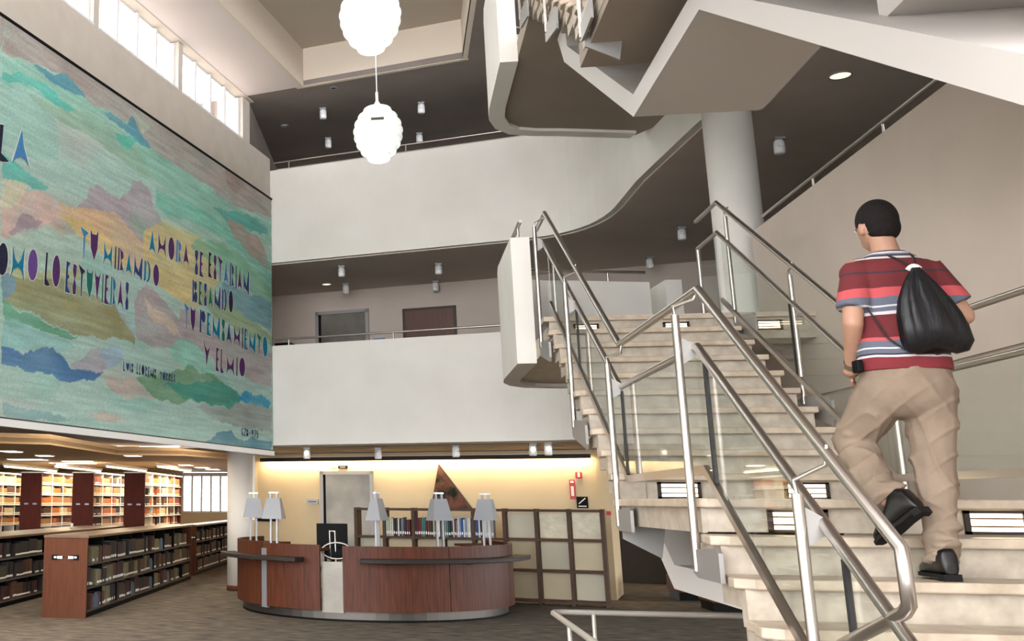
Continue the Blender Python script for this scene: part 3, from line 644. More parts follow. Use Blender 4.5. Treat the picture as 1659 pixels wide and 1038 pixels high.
# cut-out letters in a unit box
def ellp(cx, cy, rx, ry, n=16): return [(cx+rx*math.cos(2*PI*i/n), cy+ry*math.sin(2*PI*i/n)) for i in range(n)]
def cres(cx, cy, rx, ry, w): return [(cx+rx*math.cos(a), cy+ry*math.sin(a)) for a in [(-PI/2)+PI*i/8 for i in range(9)]]+[(cx+(rx-w)*math.cos(a), cy+(ry-w*.35)*math.sin(a)) for a in [(PI/2)-PI*i/8 for i in range(9)]]
SER = [(.40, .02), (.62, .10), (.60, .30)]
GL_ = {
 'A': [[(0, 0), (.46, 1), (.62, .5), (1, -.06), (.72, .14), (.45, .2), (.2, .14)]],
 'B': [[(.0, 0), (.0, 1), (.28, .92), (.22, .55), (.3, .1)], ellp(.55, .74, .28, .2), ellp(.6, .27, .34, .24)],
 'D': [[(.0, .0), (.06, .98), (.3, .9), (.26, .08)], cres(.38, .5, .5, .5, .26)],
 'E': [[(.0, 0), (.1, 1), (.85, .96), (.42, .82), (.4, .58), (.75, .52), (.4, .42), (.4, .2), (.9, .0)]],
 'G': [cres(-.0, .5, -.0, .5, -.0)] and [[(.9, .95), (.3, .95), (.02, .6), (.1, .15), (.5, 0), (.95, .1), (.92, .5), (.55, .45), (.7, .25), (.4, .2), (.32, .6), (.5, .8)]],
 'H': [[(0, 0), (.1, .35), (.06, 1), (.3, .55), (.5, .46), (.7, .55), (.94, 1), (.88, .35), (1, 0), (.75, .3), (.5, .34), (.25, .3)]],
 'I': [[(.2, 0), (.35, 1), (.75, .96), (.7, 0)]],
 'L': [[(.1, 0), (.22, 1), (.48, 1), (.4, .2), (1, .0), (.5, -.04)]],
 'M': [[(0, 0), (.12, .35), (.06, 1), (.28, .6), (.5, .44), (.7, .58), (.94, 1), (.9, .3), (1, -.05), (.76, .26), (.5, .34), (.22, .26)]],
 'N': [[(0, 0), (.04, 1), (.22, .55), (.55, .3), (.86, .95), (1, 1), (.95, -.05), (.7, .12), (.35, .16), (.18, .26)]],
 'O': [ellp(.5, .5, .44, .5)],
 'P': [[(.0, 0), (.1, 1), (.35, .96), (.3, 0)], ellp(.62, .72, .34, .26)],
 'R': [[(.0, 0), (.08, 1), (.28, .98), (.24, 0)], [(.34, 1), (.8, .85), (.85, .65), (.55, .5), (.7, .25), (1.08, -.12), (.72, .1), (.36, .02), (.48, .45)]],
 'S': [[(.2, .98), (.85, .95), (.8, .7), (.52, .5), (.85, .3), (.8, .02), (.2, .0), (.1, .25), (.42, .5), (.1, .75)]],
 'T': [[(-.05, 1.02), (1, .86), (.62, .74), (.52, 0), (.4, .0), (.38, .72)]],
 'U': [[(0, 1), (.25, .86), (.75, .86), (1, 1.02), (.92, .4), (.55, 0), (.1, .4)]],
 'V': [[(0, 1.05), (.3, .82), (.7, .82), (1, 1), (.5, 0)]],
 'Y': [[(0, 1.05), (.3, .75), (.55, .62), (.8, .78), (1, 1), (.62, .45), (.42, 0), (.35, .45)]],
 'Z': [[(.05, 1), (.95, .95), (.45, .25), (.95, .05), (.05, 0), (.55, .75)]],
 '-': [[(.2, .4), (.8, .4), (.8, .55), (.2, .55)]],
 '1': [[(.3, 0), (.3, 1), (.6, 1), (.6, 0)]],
 '9': [ellp(.5, .7, .38, .3, 12), [(.6, .5), (.85, .6), (.55, 0), (.3, 0)]],
 '7': [[(.05, 1), (.95, .95), (.5, 0), (.25, 0), (.6, .8)]],
 '5': [[(.9, 1), (.2, .95), (.15, .55), (.6, .5), (.5, .15), (.1, .1), (.1, 0), (.75, 0), (.9, .35), (.75, .65), (.4, .68), (.42, .85)]],
}
NAR = {'I': .4, '1': .5, '-': .6, 'L': .8, 'M': 1.35, 'H': 1.35, 'N': 1.3, 'O': 1.1, 'A': 1.05, 'S': .75, 'E': .8, 'D': 1.2}
LC = [mat('letter_'+n_, c, .95, spec=.1, var=v, scale=30) for n_, c, v in (('plum', (74, 44, 88), (92, 56, 104)), ('navy', (44, 58, 104), (60, 76, 126)), ('teal', (24, 104, 138), (36, 128, 158)), ('ink', (36, 36, 54), (50, 50, 70)), ('violet', (92, 66, 128), (108, 80, 144)), ('green', (26, 98, 88), (40, 118, 104)), ('blue', (62, 116, 166), (80, 136, 180)))]
halo = mat('letter_edge', (206, 210, 200), .95, spec=.1)
TINT = {'LA': (3, 6), 'OMO': (3, 2, 4), 'LO': (3, 0), 'ESTUVIERAS': (1, 0, 3, 5, 0, 5, 0, 2, 0, 1), 'MIRANDO': (2, 3, 0, 2, 1, 2, 0), 'AHORA': (2, 0, 0, 6, 0), 'SE': (1, 0), 'ESTARIAN': (3, 0, 0, 6, 1, 3, 0, 1),
 'BESANDO': (1, 5, 1, 5, 1, 1, 3), 'PENSAMIENTO': (1, 2, 2, 5, 1, 0, 3, 2, 2, 5, 2), 'Y': (0,), 'EL': (0, 0), 'MIO': (0, 0, 0)}
def word(text, a, b, h, seed):
    r = random.Random(seed); h = h/100; v0, z0 = a[0]/100, a[1]/100; v1, z1 = b[0]/100, b[1]/100
    tot = sum(NAR.get(c, 1) for c in text); L = v1-v0; x = 0; mb = MB(); small = h < .2
    for ci_, ch in enumerate(text):
        wd = NAR.get(ch, 1)/tot
        for poly in GL_[ch]:
            mi = 1+(r.choice((1, 3)) if small else TINT[text][ci_] if text in TINT else (6, 0)[ci_ % 2])
            for lay in ((0,) if small else (1, 0)):
                n = len(poly); cx = sum(p[0] for p in poly)/n; cy = sum(p[1] for p in poly)/n; q = []
                for p in poly:
                    px, py = p
                    if lay: px = cx+(px-cx)*1.14+(.03 if px > cx else -.03)*.6; py = cy+(py-cy)*1.04
                    s_ = x+wd*(.06+px*.84); q.append((v0+s_*L, z0+(z1-z0)*s_+py*h))
                u_a = -7.2555 if lay else -7.2545
                k = len(mb.v); mb.add([W(u_a, p[0], p[1]) for p in q], [tuple(range(n))], None, False, 0 if lay else mi)
        x += wd
    o = part('lettering', mb, [halo]+LC, tap); return o
def tri(o):                                          # concave outlines fill cleanly once triangulated
    bm = bmesh.new(); bm.from_mesh(o.data); bmesh.ops.triangulate(bm, faces=bm.faces[:], ngon_method='EAR_CLIP'); bm.to_mesh(o.data); bm.free()
for i, (t_, a, b, h) in enumerate(WORDS): tri(word(t_, a, b, h, 11+i))

# ================================================================== RECEPTION DESK
DX, DY, DR = -.445, 18.2, 2.25
desk = thing('reception_desk', 'round cherry wood service desk on a steel plinth in the middle of the lobby', 'desk', (DX, DY, 0))
def ring(a0, a1, r0, r1, z0, z1, n=24):
    mb = MB(); A = arc(DX, DY, r0, a0, a1, n); B = arc(DX, DY, r1, a0, a1, n); v = []
    for p, q in zip(A, B): v += [(p[0], p[1], z0), (q[0], q[1], z0), (q[0], q[1], z1), (p[0], p[1], z1)]
    f = [(i*4+k, i*4+(k+1) % 4, (i+1)*4+(k+1) % 4, (i+1)*4+k) for i in range(n) for k in range(4)]+[(3, 2, 1, 0), (4*n, 4*n+1, 4*n+2, 4*n+3)]
    mb.add(v, f); return mb
for a0, a1, z in ((152, 221.3, 1.10), (225.4, 251.1, 1.08)): part('front_panel', ring(a0, a1, DR-.05, DR, .15, z), 'wood', desk)
for k, (a0, a1) in enumerate(((260.2, 301.0), (301.3, 340.0), (340.3, 392.0))): part('front_panel', ring(a0, a1, DR-.05, DR, .15, 1.07), 'wood', desk)
part('steel_post', ring(221.5, 225.2, DR-.06, DR-.015, .12, 1.0, 4), 'grey', desk)
part('gate_panel', ring(251.3, 260.0, DR-.09, DR-.06, .12, .84, 6), 'elev', desk)
part('plinth', ring(152, 392, DR-.16, DR-.10, .03, .16, 48), 'plinth', desk)
part('plinth_base', ring(152, 392, DR-.17, DR-.095, 0, .03, 48), 'black', desk)
part('counter', ring(152, 250, DR-.62, DR-.05, .98, 1.02), 'wood_light', desk)
part('counter', ring(261, 392, DR-.62, DR-.05, .98, 1.02), 'wood_light', desk)
part('worktop', ring(152, 392, DR-.75, DR-.1, .70, .73, 40), 'grey', desk)
for a0, a1, z in ((189, 244.8, .90), (267.2, 353.5, .90)):
    l = part('outer_shelf', ring(a0, a1, DR+.02, DR+.28, z-.06, z), 'bronze', desk, bev=.008)
    for k in range(3):
        a = math.radians(a0+(a1-a0)*(.12+.38*k)); c, s = math.cos(a), math.sin(a)
        part('shelf_bracket', MB().tube([(DX+(DR-.01)*c, DY+(DR-.01)*s, z-.09), (DX+(DR+.16)*c, DY+(DR+.16)*s, z-.05)], .016, 8), 'steel', l)
# five twin-post counter lamps
def desk_lamp(a, label, turn=0, r_=1.98, gap=.10):
    t = math.radians(a); x, y = DX+r_*math.cos(t), DY+r_*math.sin(t)
    r = thing('counter_lamp', label, 'lamp', (x, y, 1.02), 'tall grey lamps on the desk'); c, s = math.cos(turn), math.sin(turn)
    T = lambda p: (x+p[0]*c-p[1]*s, y+p[0]*s+p[1]*c, p[2])
    for sx in (-gap/2, gap/2): part('post', MB().box(sx-.014, sx+.014, -.016, .016, 1.02, 1.86, T), 'grey', r)
    mb = MB(); mb.add([(-.165, -.12, 1.44), (.165, -.12, 1.44), (.165, .12, 1.44), (-.165, .12, 1.44), (-.11, -.05, 1.76), (.11, -.05, 1.76), (.11, .05, 1.76), (-.11, .05, 1.76)],
        [(0, 1, 5, 4), (1, 2, 6, 5), (2, 3, 7, 6), (3, 0, 4, 7), (4, 5, 6, 7), (3, 2, 1, 0)], T)
    part('lamp_shade', mb, 'lamp', r)
    part('base', MB().box(-gap/2-.04, gap/2+.04, -.05, .05, 1.02, 1.035, T), 'grey', r)
    part('cap', MB().box(-gap/2-.03, gap/2+.03, -.02, .02, 1.83, 1.855, T), 'whitep', r)
desk_lamp(187.5, 'counter lamp at the far left end of the desk before the white column', .2)
desk_lamp(222.6, 'counter lamp standing over the narrow left part of the desk', -.2, 2.02)
desk_lamp(273.8, 'counter lamp just right of the steel elevator door, seen edge-on', 1.2)
desk_lamp(302.2, 'counter lamp in front of the triangular picture', .5)
desk_lamp(335.9, 'rightmost counter lamp on the desk beside the white books', -.4)
# monitor and chair behind the gap
m = thing('monitor', 'black computer monitor behind the gap in the desk', 'monitor', (-1.0, 17.2, .73))
part('screen', MB().box(-1.29, -.80, 17.16, 17.20, .95, 1.37), 'black', m, bev=.006); part('stand', MB().box(-1.07, -1.02, 17.16, 17.20, .74, .97), 'black', m)
part('foot', MB().box(-1.16, -.93, 17.08, 17.28, .73, .745), 'black', m)
ch = thing('office_chair', 'black office chair with a curved chrome back frame behind the desk gap', 'chair', (-.93, 16.62, 0))
part('seat', MB().box(-1.16, -.72, 16.45, 16.88, .44, .52), 'black', ch, bev=.03)
part('back_frame', MB().tube([(-.94+.22*math.cos(t), 16.50, .98+.12*math.sin(t)) for t in [PI*2*i/20 for i in range(21)]], .014, 8), 'steel', ch)
part('backrest', MB().ell((-.94, 16.52, .93), (.19, .025, .10), 16, 10), 'black', ch)
part('back_support', MB().tube([(-1.02, 16.52, .50), (-1.04, 16.50, 1.27), (-.96, 16.50, 1.27), (-.95, 16.52, .50)], .011, 8), 'steel', ch)
part('column', MB().tube([(-.93, 16.65, .08), (-.93, 16.65, .45)], .03, 12), 'steel', ch)
for k in range(5):
    a = 2*PI*k/5; l = part('leg', MB().tube([(-.93, 16.65, .11), (-.93+.27*math.cos(a), 16.65+.27*math.sin(a), .07)], .018, 8), 'black', ch)
    part('castor', MB().ell((-.93+.27*math.cos(a), 16.65+.27*math.sin(a), .03), (.03, .03, .03), 10, 6), 'black', l)

# ================================================================== GRID DIVIDER AND ITS BOOKS
dv = thing('room_divider', 'brown wooden grid divider with frosted panels standing behind the round desk', 'divider', W(-3.8, 19.5, 0))
PU = [-1.80-.545*i for i in range(9)]; H = [.06, .56, 1.08, 1.58]
for u in PU: part('upright', MB().box(u-.03, u+.03, 19.36, 19.64, 0, 1.61, TW), 'frame', dv)
for h in H:
    part('rail', MB().box(PU[-1]-.03, PU[0]+.03, 19.37, 19.63, h-.022, h+.022, TW), 'frame', dv)
for i in range(8):
    for j in range(3):
        if j == 2 and i >= 3: continue
        mt = 'film' if (j == 2 and i <= 1) else ('frost2' if (i+j*2) % 3 == 0 else 'frost')
        part('panel', MB().box(PU[i+1]+.045, PU[i]-.045, 19.49, 19.51, H[j]+.035, H[j+1]-.035, TW), mt, dv)
BC = {n_: mat('cover_'+n_, c, .6, var=tuple(int(x*.82) for x in c), scale=20) for n_, c in dict(
    white=(222, 220, 214), grey=(150, 150, 150), black=(38, 34, 36), maroon=(96, 34, 40), teal=(52, 128, 126), blue=(52, 78, 140), ltblue=(130, 156, 196), pale=(176, 192, 178),
    yellow=(214, 186, 96), brown=(86, 54, 38), tanbk=(176, 132, 84), orange=(196, 112, 52), olive=(112, 106, 74), rust=(140, 66, 40), cream=(208, 196, 160), greyblue=(74, 94, 126), dkred=(62, 28, 28), khaki=(124, 116, 84), dkolive=(66, 62, 44), support=(96, 120, 150)).items()}
BM = {}
def book_mesh(c, tag_=True):
    """unit book: x = depth, y = thickness, z = height, spine at x = +.5, rounded"""
    if (c, tag_) in BM: return BM[c, tag_]
    mb = MB(); pf = [(-.5, -.5), (.42, -.5), (.5, -.25), (.5, .25), (.42, .5), (-.5, .5)]
    mb.prism(pf, 0, 1); mb.prism([(-.47, -.38), (.38, -.38), (.38, .38), (-.47, .38)], .985, 1.002, mi=1)
    if tag_: mb.prism([(.44, -.42), (.51, -.24), (.51, .24), (.44, .42)], .12, .27, mi=1)
    BM[c, tag_] = mb.mesh('book', [BC[c], M['sign_w']]); return BM[c, tag_]
def book(loc, rz, d, t, h, c, label, group, tag_=True, tilt=0):
    o = bpy.data.objects.new('book', book_mesh(c, tag_)); COL.objects.link(o); o.location = loc; o.rotation_euler = (tilt, 0, rz); o.scale = (d, t, h)
    return tag(o, label, 'book', group)
# the books along the divider face the desk (spine towards -v); tints read from left to right
row = ['pale', 'pale', 'cream', 'white', 'black', 'black', 'white', 'black', 'grey', 'greyblue', 'black', 'maroon', 'maroon', 'black', 'maroon', 'maroon', 'rust', 'teal', 'teal', 'maroon', 'brown',
       'brown', 'black', 'cream', 'black', 'black', 'white', 'grey', 'teal', 'black', 'black', 'white', 'maroon', 'grey', 'white', 'ltblue', 'blue', 'white', 'ltblue', 'white', 'white', 'blue', 'blue', 'white', 'black',
       'white', 'white', 'white', 'white', 'white', 'grey']
rz_v = math.atan2(-AV.y, -AV.x); u = -5.66; rg = random.Random(5)
names = {'pale': 'pale green', 'cream': 'cream', 'white': 'white', 'black': 'black', 'grey': 'grey', 'greyblue': 'grey blue', 'maroon': 'maroon', 'rust': 'rust red', 'teal': 'teal', 'brown': 'brown', 'ltblue': 'light blue', 'blue': 'dark blue'}
for i, c in enumerate(row):
    t = 1.74/len(row)*(.8+.4*rg.random()); h = .29+.05*rg.random()
    for q in PU:
        if u+t > q-.032 and u < q+.032: u = q+.034
    book(W(u+t/2, 19.46, 1.102), rz_v, .20, t*.92, h, c, '%s book standing in the row on the wooden grid behind the desk' % names[c], 'books on the divider, %s ones' % names[c])
    u += t

# ================================================================== THINGS ON THE BACK WALL
pic = thing('triangular_picture', 'dark triangular picture of tangled foliage on the tan back wall', 'picture', W(-4.9, 20.99, 1.6))
ptri = lambda s: [(-5.10-.02*s, 1.60-.02*s), (-4.33+.04*s, 1.60-.02*s), (-4.93, 2.42+.04*s)]
def wallpoly(poly, v0, v1): 
    mb = MB(); T = lambda p: W(p[0], p[2], p[1]); mb.prism(poly, v0, v1, T); return mb
part('canvas', wallpoly(ptri(0), 20.94, 20.97), mat('foliage_canvas', (30, 40, 32), .8, var=(112, 76, 62), scale=5, amt=.2, spec=.1), pic)
part('frame', wallpoly(ptri(1), 20.955, 20.998), 'wood_dark', pic)
def wallbox(name, label, cat, u0, u1, z0, z1, m, v=20.99, t=.03, extra=()):
    r = thing(name, label, cat, W((u0+u1)/2, v, z0)); part('plate', MB().box(u0, u1, v-t, v, z0, z1, TW), m, r)
    for nm, a0, a1, b0, b1, mm in extra: part(nm, MB().box(a0, a1, v-t-.008, v-t, b0, b1, TW), mm, r)
    return r
wallbox('room_sign', 'small grey plaque left of the elevator on the tan wall', 'sign', -7.72, -7.47, 1.66, 1.76, 'grey', extra=[('text_line', -7.68, -7.51, 1.70, 1.72, 'dkgrey')])
wallbox('floor_sign', 'small black sign above the elevator door', 'sign', -7.02, -6.82, 2.38, 2.44, 'black', extra=[('text_line', -6.98, -6.86, 2.40, 2.415, 'grey')])
wallbox('detector', 'small white detector above the elevator door', 'detector', -7.15, -7.09, 2.41, 2.47, 'whitep')
wallbox('extinguisher_sign', 'tall narrow red and white fire extinguisher sign on the tan wall', 'sign', -2.48, -2.38, 1.78, 2.14, 'red', extra=[('white_strip', -2.455, -2.405, 1.84, 2.02, 'sign_w'), ('white_cap', -2.46, -2.40, 2.08, 2.12, 'sign_w')])
wallbox('fire_alarm', 'red fire alarm with a white strobe on the tan wall', 'alarm', -2.36, -2.24, 2.16, 2.28, 'red', extra=[('strobe', -2.32, -2.28, 2.19, 2.27, 'sign_w')])
ns = wallbox('no_smoking_sign', 'square black sign with a crossed white mark below the red alarm', 'sign', -2.37, -2.17, 1.62, 1.83, 'black', extra=[('text_line', -2.34, -2.20, 1.645, 1.665, 'sign_w')])
part('slash', MB().tube([W(-2.33, 20.95, 1.70), W(-2.21, 20.95, 1.80)], .009, 6), 'sign_w', ns)
wallbox('call_point', 'small red call point at the corner beside the divider', 'alarm', -1.86, -1.78, 1.50, 1.57, 'red', v=20.95)
wallbox('notice_ledge', 'dark narrow ledge on the back wall right of the white column', 'ledge', -8.80, -8.38, 1.30, 1.36, 'black', t=.12)
wallbox('gallery_cabinet', 'dark low cabinet at the left end of the middle gallery', 'cabinet', -8.3, -7.95, F2, 5.03, 'black', t=.3, extra=[('door', -8.27, -7.98, F2+.1, 4.95, 'black')])
wallbox('gallery_notice', 'small pale blue notice right of the gallery elevator', 'notice', -6.2, -5.95, 4.92, 5.05, BC['ltblue'])
# conduit on the column
cd = single('conduit', MB().tube([(-2.80, 20.93, 2.6), (-2.80, 20.93, 1.35)], .022, 8), 'whitep', 'thin white vertical conduit beside the white column', 'conduit', (-2.80, 20.93, 1.35))
# low brown benches beyond the stairs
def bench(label, x0, x1, y0, y1, h):
    r = thing('bench', label, 'bench', ((x0+x1)/2, (y0+y1)/2, 0)); part('seat', MB().box(x0, x1, y0, y1, .14, h), 'wood_light', r, bev=.01); part('plinth', MB().box(x0+.03, x1-.03, y0+.04, y1-.03, 0, .14), 'black', r)
bench('low brown bench seen under the stairs, the left one', 4.95, 5.45, 20.9, 21.7, .42)
bench('low brown bench seen under the stairs, the right one', 4.98, 5.8, 18.9, 19.7, .44)
# light troughs along the lobby walls
def trough(u0, u1, v, z, label, n):
    r = thing('wall_light', label, 'light', W((u0+u1)/2, v-.12, z), 'strip lights washing the lobby wall')
    part('shield', MB().box(u0, u1, v-.20, v-.185, z-.03, z+.05, TW), 'bronze', r)
    part('tray', MB().box(u0, u1, v-.20, v-.01, z+.05, z+.06, TW), 'whitep', r)
    for i in range(n):
        a = u0+(u1-u0)*i/n+.03; b = u0+(u1-u0)*(i+1)/n-.03
        part('tube', MB().tube([W(a, v-.10, z+.01), W(b, v-.10, z+.01)], .016, 8), 'glow_tube', r)
    p = W((u0+u1)/2, v-.12, z-.01); area('strip_light', p, (math.radians(12), 0, -AD), u1-u0, .06, 5*(u1-u0), (1, .80, .52), r)
trough(-8.7, -2.05, 21, 2.56, 'long strip light along the top of the tan back wall', 5)
trough(-2.9, 1.5, 25.8, 2.60, 'strip light on the far wall behind the stairs', 3)

# ================================================================== PENDANT LAMPS
def pendant(x, y, zc, s, ztop, label):
    r = thing('pendant_lamp', label, 'lamp', (x, y, zc), 'white ribbed pendant lamps over the lobby')
    prof = [(.012, .56), (.022, .48), (.05, .43), (.10, .395), (.15, .375)]
    env = [.205, .285, .335, .355, .345, .315, .255, .165]; zt = .375; dz = .1
    for i, e_ in enumerate(env):
        for k in range(9):
            a = PI*k/8; prof.append((e_-.05+.05*math.sin(a)**.8 if 0 < k < 8 else e_-.05, zt-i*dz-dz*(1-math.cos(a))/2))
    prof += [(.07, zt-8*dz-.012), (.02, zt-8*dz-.015)]
    part('lamp_shade', MB().lathe([(p[0]*s, p[1]*s) for p in prof][::-1], (x, y, zc), 40), 'shade', r)
    part('vent', MB().box(x-.09*s, x+.09*s, y-.365*s, y-.34*s, zc+.07*s, zc+.10*s), 'dkgrey', r)
    part('stem', MB().tube([(x, y, zc+.48*s), (x, y, zc+.62*s)], .022, 10), 'whitep', r)
    part('cord', MB().tube([(x, y, zc+.6*s), (x, y, ztop)], .009, 8), 'whitep', r)
    part('ceiling_rose', MB().lathe([(.06, -.04), (.06, 0)], (x, y, ztop), 16), 'whitep', r)
    pl = bpy.data.lights.new('bulb', 'POINT'); pl.energy = 14; pl.color = (1, .97, .9); pl.shadow_soft_size = .2
    b = bpy.data.objects.new('bulb', pl); COL.objects.link(b); b.parent = r; b.location = (0, 0, -.62*s)
pendant(-.11, 14.42, 6.89, 1.0, 9.77, 'farther white ribbed pendant lamp hanging lower in the picture')
pendant(-.13, 10.77, 6.93, .96, 9.77, 'nearer white ribbed pendant lamp at the top edge of the picture')

# ================================================================== LIBRARY SHELVES
GB = 'bound volumes on the library shelves'
def low_stack(label, x0, x1, y0, y1, h, books, seed, side=1, front=True):
    r = thing('low_bookcase', label, 'bookcase', ((x0+x1)/2, y0, 0)); rg = random.Random(seed)
    ep = part('end_panel', MB().box(x0, x1, y0, y0+.04, 0, h-.03), 'wood_light', r)
    part('end_panel', MB().box(x0, x1, y1-.04, y1, 0, h-.03), 'wood_light', r)
    part('top', MB().box(x0-.01, x1+.02, y0-.01, y1, h-.03, h+.01), 'topwood', r, bev=.006)
    part('spine', MB().box((x0+x1)/2-.02, (x0+x1)/2+.02, y0+.04, y1-.04, .05, h-.03), 'wood_dark', r)
    part('base', MB().box(x0+.03, x1-.03, y0+.04, y1-.04, 0, .09), 'black', r)
    lv = [.10, .43, .77]
    for z in lv: part('shelf', MB().box(x0+.01, x1-.005, y0+.04, y1-.04, z-.025, z), 'dkgrey', r)
    n = max(2, round((y1-y0)/.92))
    for i in range(1, n): yy = y0+(y1-y0)*i/n; part('divider', MB().box((x0+x1)/2, x1-.02, yy-.012, yy+.012, .09, h-.03), 'black', r)
    if front:
        for sx in (-1, 1):
            cx = (x0+x1)/2+sx*.115; hp = []
            pl = [(.10, .872), (.06, .895), (0, .905), (-.095, .905), (-.095, .828), (0, .832), (.06, .848)]
            pl = [(cx+sx*-px, z) for px, z in pl]
            lm = MB(); lm.prism([(p[0], p[1]) for p in pl], 0, 1, lambda p: (p[0], y0-.004-.008*p[2], p[1])); l = part('label_holder', lm, 'black', ep)
        for sx in (-1, 1):
            cx = (x0+x1)/2+sx*.115
            part('card', MB().box(cx-.012 if sx < 0 else cx-.072, cx+.072 if sx < 0 else cx+.012, y0-.014, y0-.011, .848, .888), 'sign_w', r)
            part('card', MB().box(cx-.062 if sx < 0 else cx+.024, cx-.024 if sx < 0 else cx+.062, y0-.014, y0-.011, .856, .884), 'sign_w', r)
    return r, lv
def fill(r, x, y0, y1, z, hmax, depth, seed, palette, made, limit, label, group, gaps=True, tmin=.028, tmax=.06, stuff=None, holes=()):
    """books with their spines towards +X from y0 to y1; past the limit they join one mesh"""
    rg = random.Random(seed); y = y0+.02; c = rg.choice(palette); run = 0
    while y < y1-.07:
        if run <= 0:
            c = rg.choice(palette); run = rg.randint(3, 9); hb = hmax*(.72+.24*rg.random())
            if gaps and rg.random() < .38: y += .10+.25*rg.random(); continue
        hole = [b_ for a_, b_ in holes if a_-.07 < y < b_]
        if hole: y = hole[0]+.01; continue
        t = tmin+(tmax-tmin)*rg.random(); h = hb*(.97+.05*rg.random()); run -= 1
        if y+t > y1-.03: break
        if made[0] < limit:
            book((x-depth/2-.02-.01*rg.random(), y+t/2, z), 0, depth, t*.94, h, c, label.replace('COLOUR', CN.get(c, c)), CN.get(c, c)+' '+group, rg.random() < .8); made[0] += 1
        else:
            stuff.box(x-depth-.02, x-.02, y, y+t*.94, z, z+h, mi=PAL.index(c)); stuff.box(x-.021, x-.018, y+.004, y+t*.86, z+h*.12, z+h*.24, mi=len(PAL))
        y += t
PAL = list(BC)
CN = dict(names, orange='orange', tanbk='tan', dkred='dark red', khaki='khaki', dkolive='dark olive', olive='olive')
made = [0]
pal_low = ['olive', 'black', 'brown', 'dkred', 'khaki', 'black', 'dkolive', 'black', 'dkred', 'brown']
stuffA = MB()
ra, lv = low_stack('low brown bookcase with a label on its end panel, nearest the lobby', -5.28, -4.6, 15.6, 23.8, 1.18, True, 3)
SUP = [(16.15, 0), (18.45, 0), (19.85, 0), (21.4, 0), (19.85, 1), (20.75, 2)]
for k, z in enumerate(lv):
    fill(ra, -4.6, 15.66, 23.7, z, .30, .24, 40+k, pal_low, made, 45*(k+1), 'COLOUR bound volume on the %s shelf of the low bookcase nearest the lobby' % ('bottom', 'middle', 'top')[k], 'volumes on the %s shelf of the nearest low bookcase' % ('bottom', 'middle', 'top')[k], stuff=stuffA, holes=[(y-.02, y+.30) for y, s_ in SUP if s_ == k])
# grey book supports
for k, (y, s_) in enumerate(SUP):
    z = lv[s_]
    pf = [(y, z), (y+.28, z), (y+.28, z+.12)]+[(y+.14+.14*math.cos(a), z+.12+.10*math.sin(a)) for a in [PI*i/8 for i in range(1, 8)]]+[(y, z+.12)]
    single('book_support', MB().yz(pf, -4.66, -4.645), BC['support'], '%s grey blue rounded book support on the nearest low bookcase' % ('nearest bottom-shelf', 'second bottom-shelf', 'third bottom-shelf', 'farthest bottom-shelf', 'middle-shelf', 'top-shelf')[k], 'book support', (-4.65, y+.13, z), 'grey blue book supports')
rl, lv = low_stack('low dark bookcase at the left edge of the picture', -7.3, -6.35, 11.5, 24.5, 1.12, True, 5, front=False)
for k, z in enumerate(lv): fill(rl, -6.35, 13.5, 24.3, z, .29, .24, 50+k, ['black', 'brown', 'dkolive', 'black', 'dkred', 'black'], made, 0, '', '', stuff=stuffA)
rb, lv = low_stack('low bookcase farther back, just left of the white column', -5.12, -4.72, 25.0, 32.8, 1.15, True, 6)
for k, z in enumerate(lv): fill(rb, -4.72, 25.1, 32.6, z, .29, .18, 60+k, ['black', 'brown', 'dkred', 'black'], made, 0, '', '', stuff=stuffA)
def stuff_obj(name, mb, label, cat, loc):
    o = part(name, mb, [BC[c] for c in PAL]+[M['sign_w']], None, loc); tag(o, label, cat); o['kind'] = 'stuff'; return o
stuff_obj('shelved_books', stuffA, 'dense rows of bound volumes filling the low bookcases', 'books', (-5.5, 18, 0))
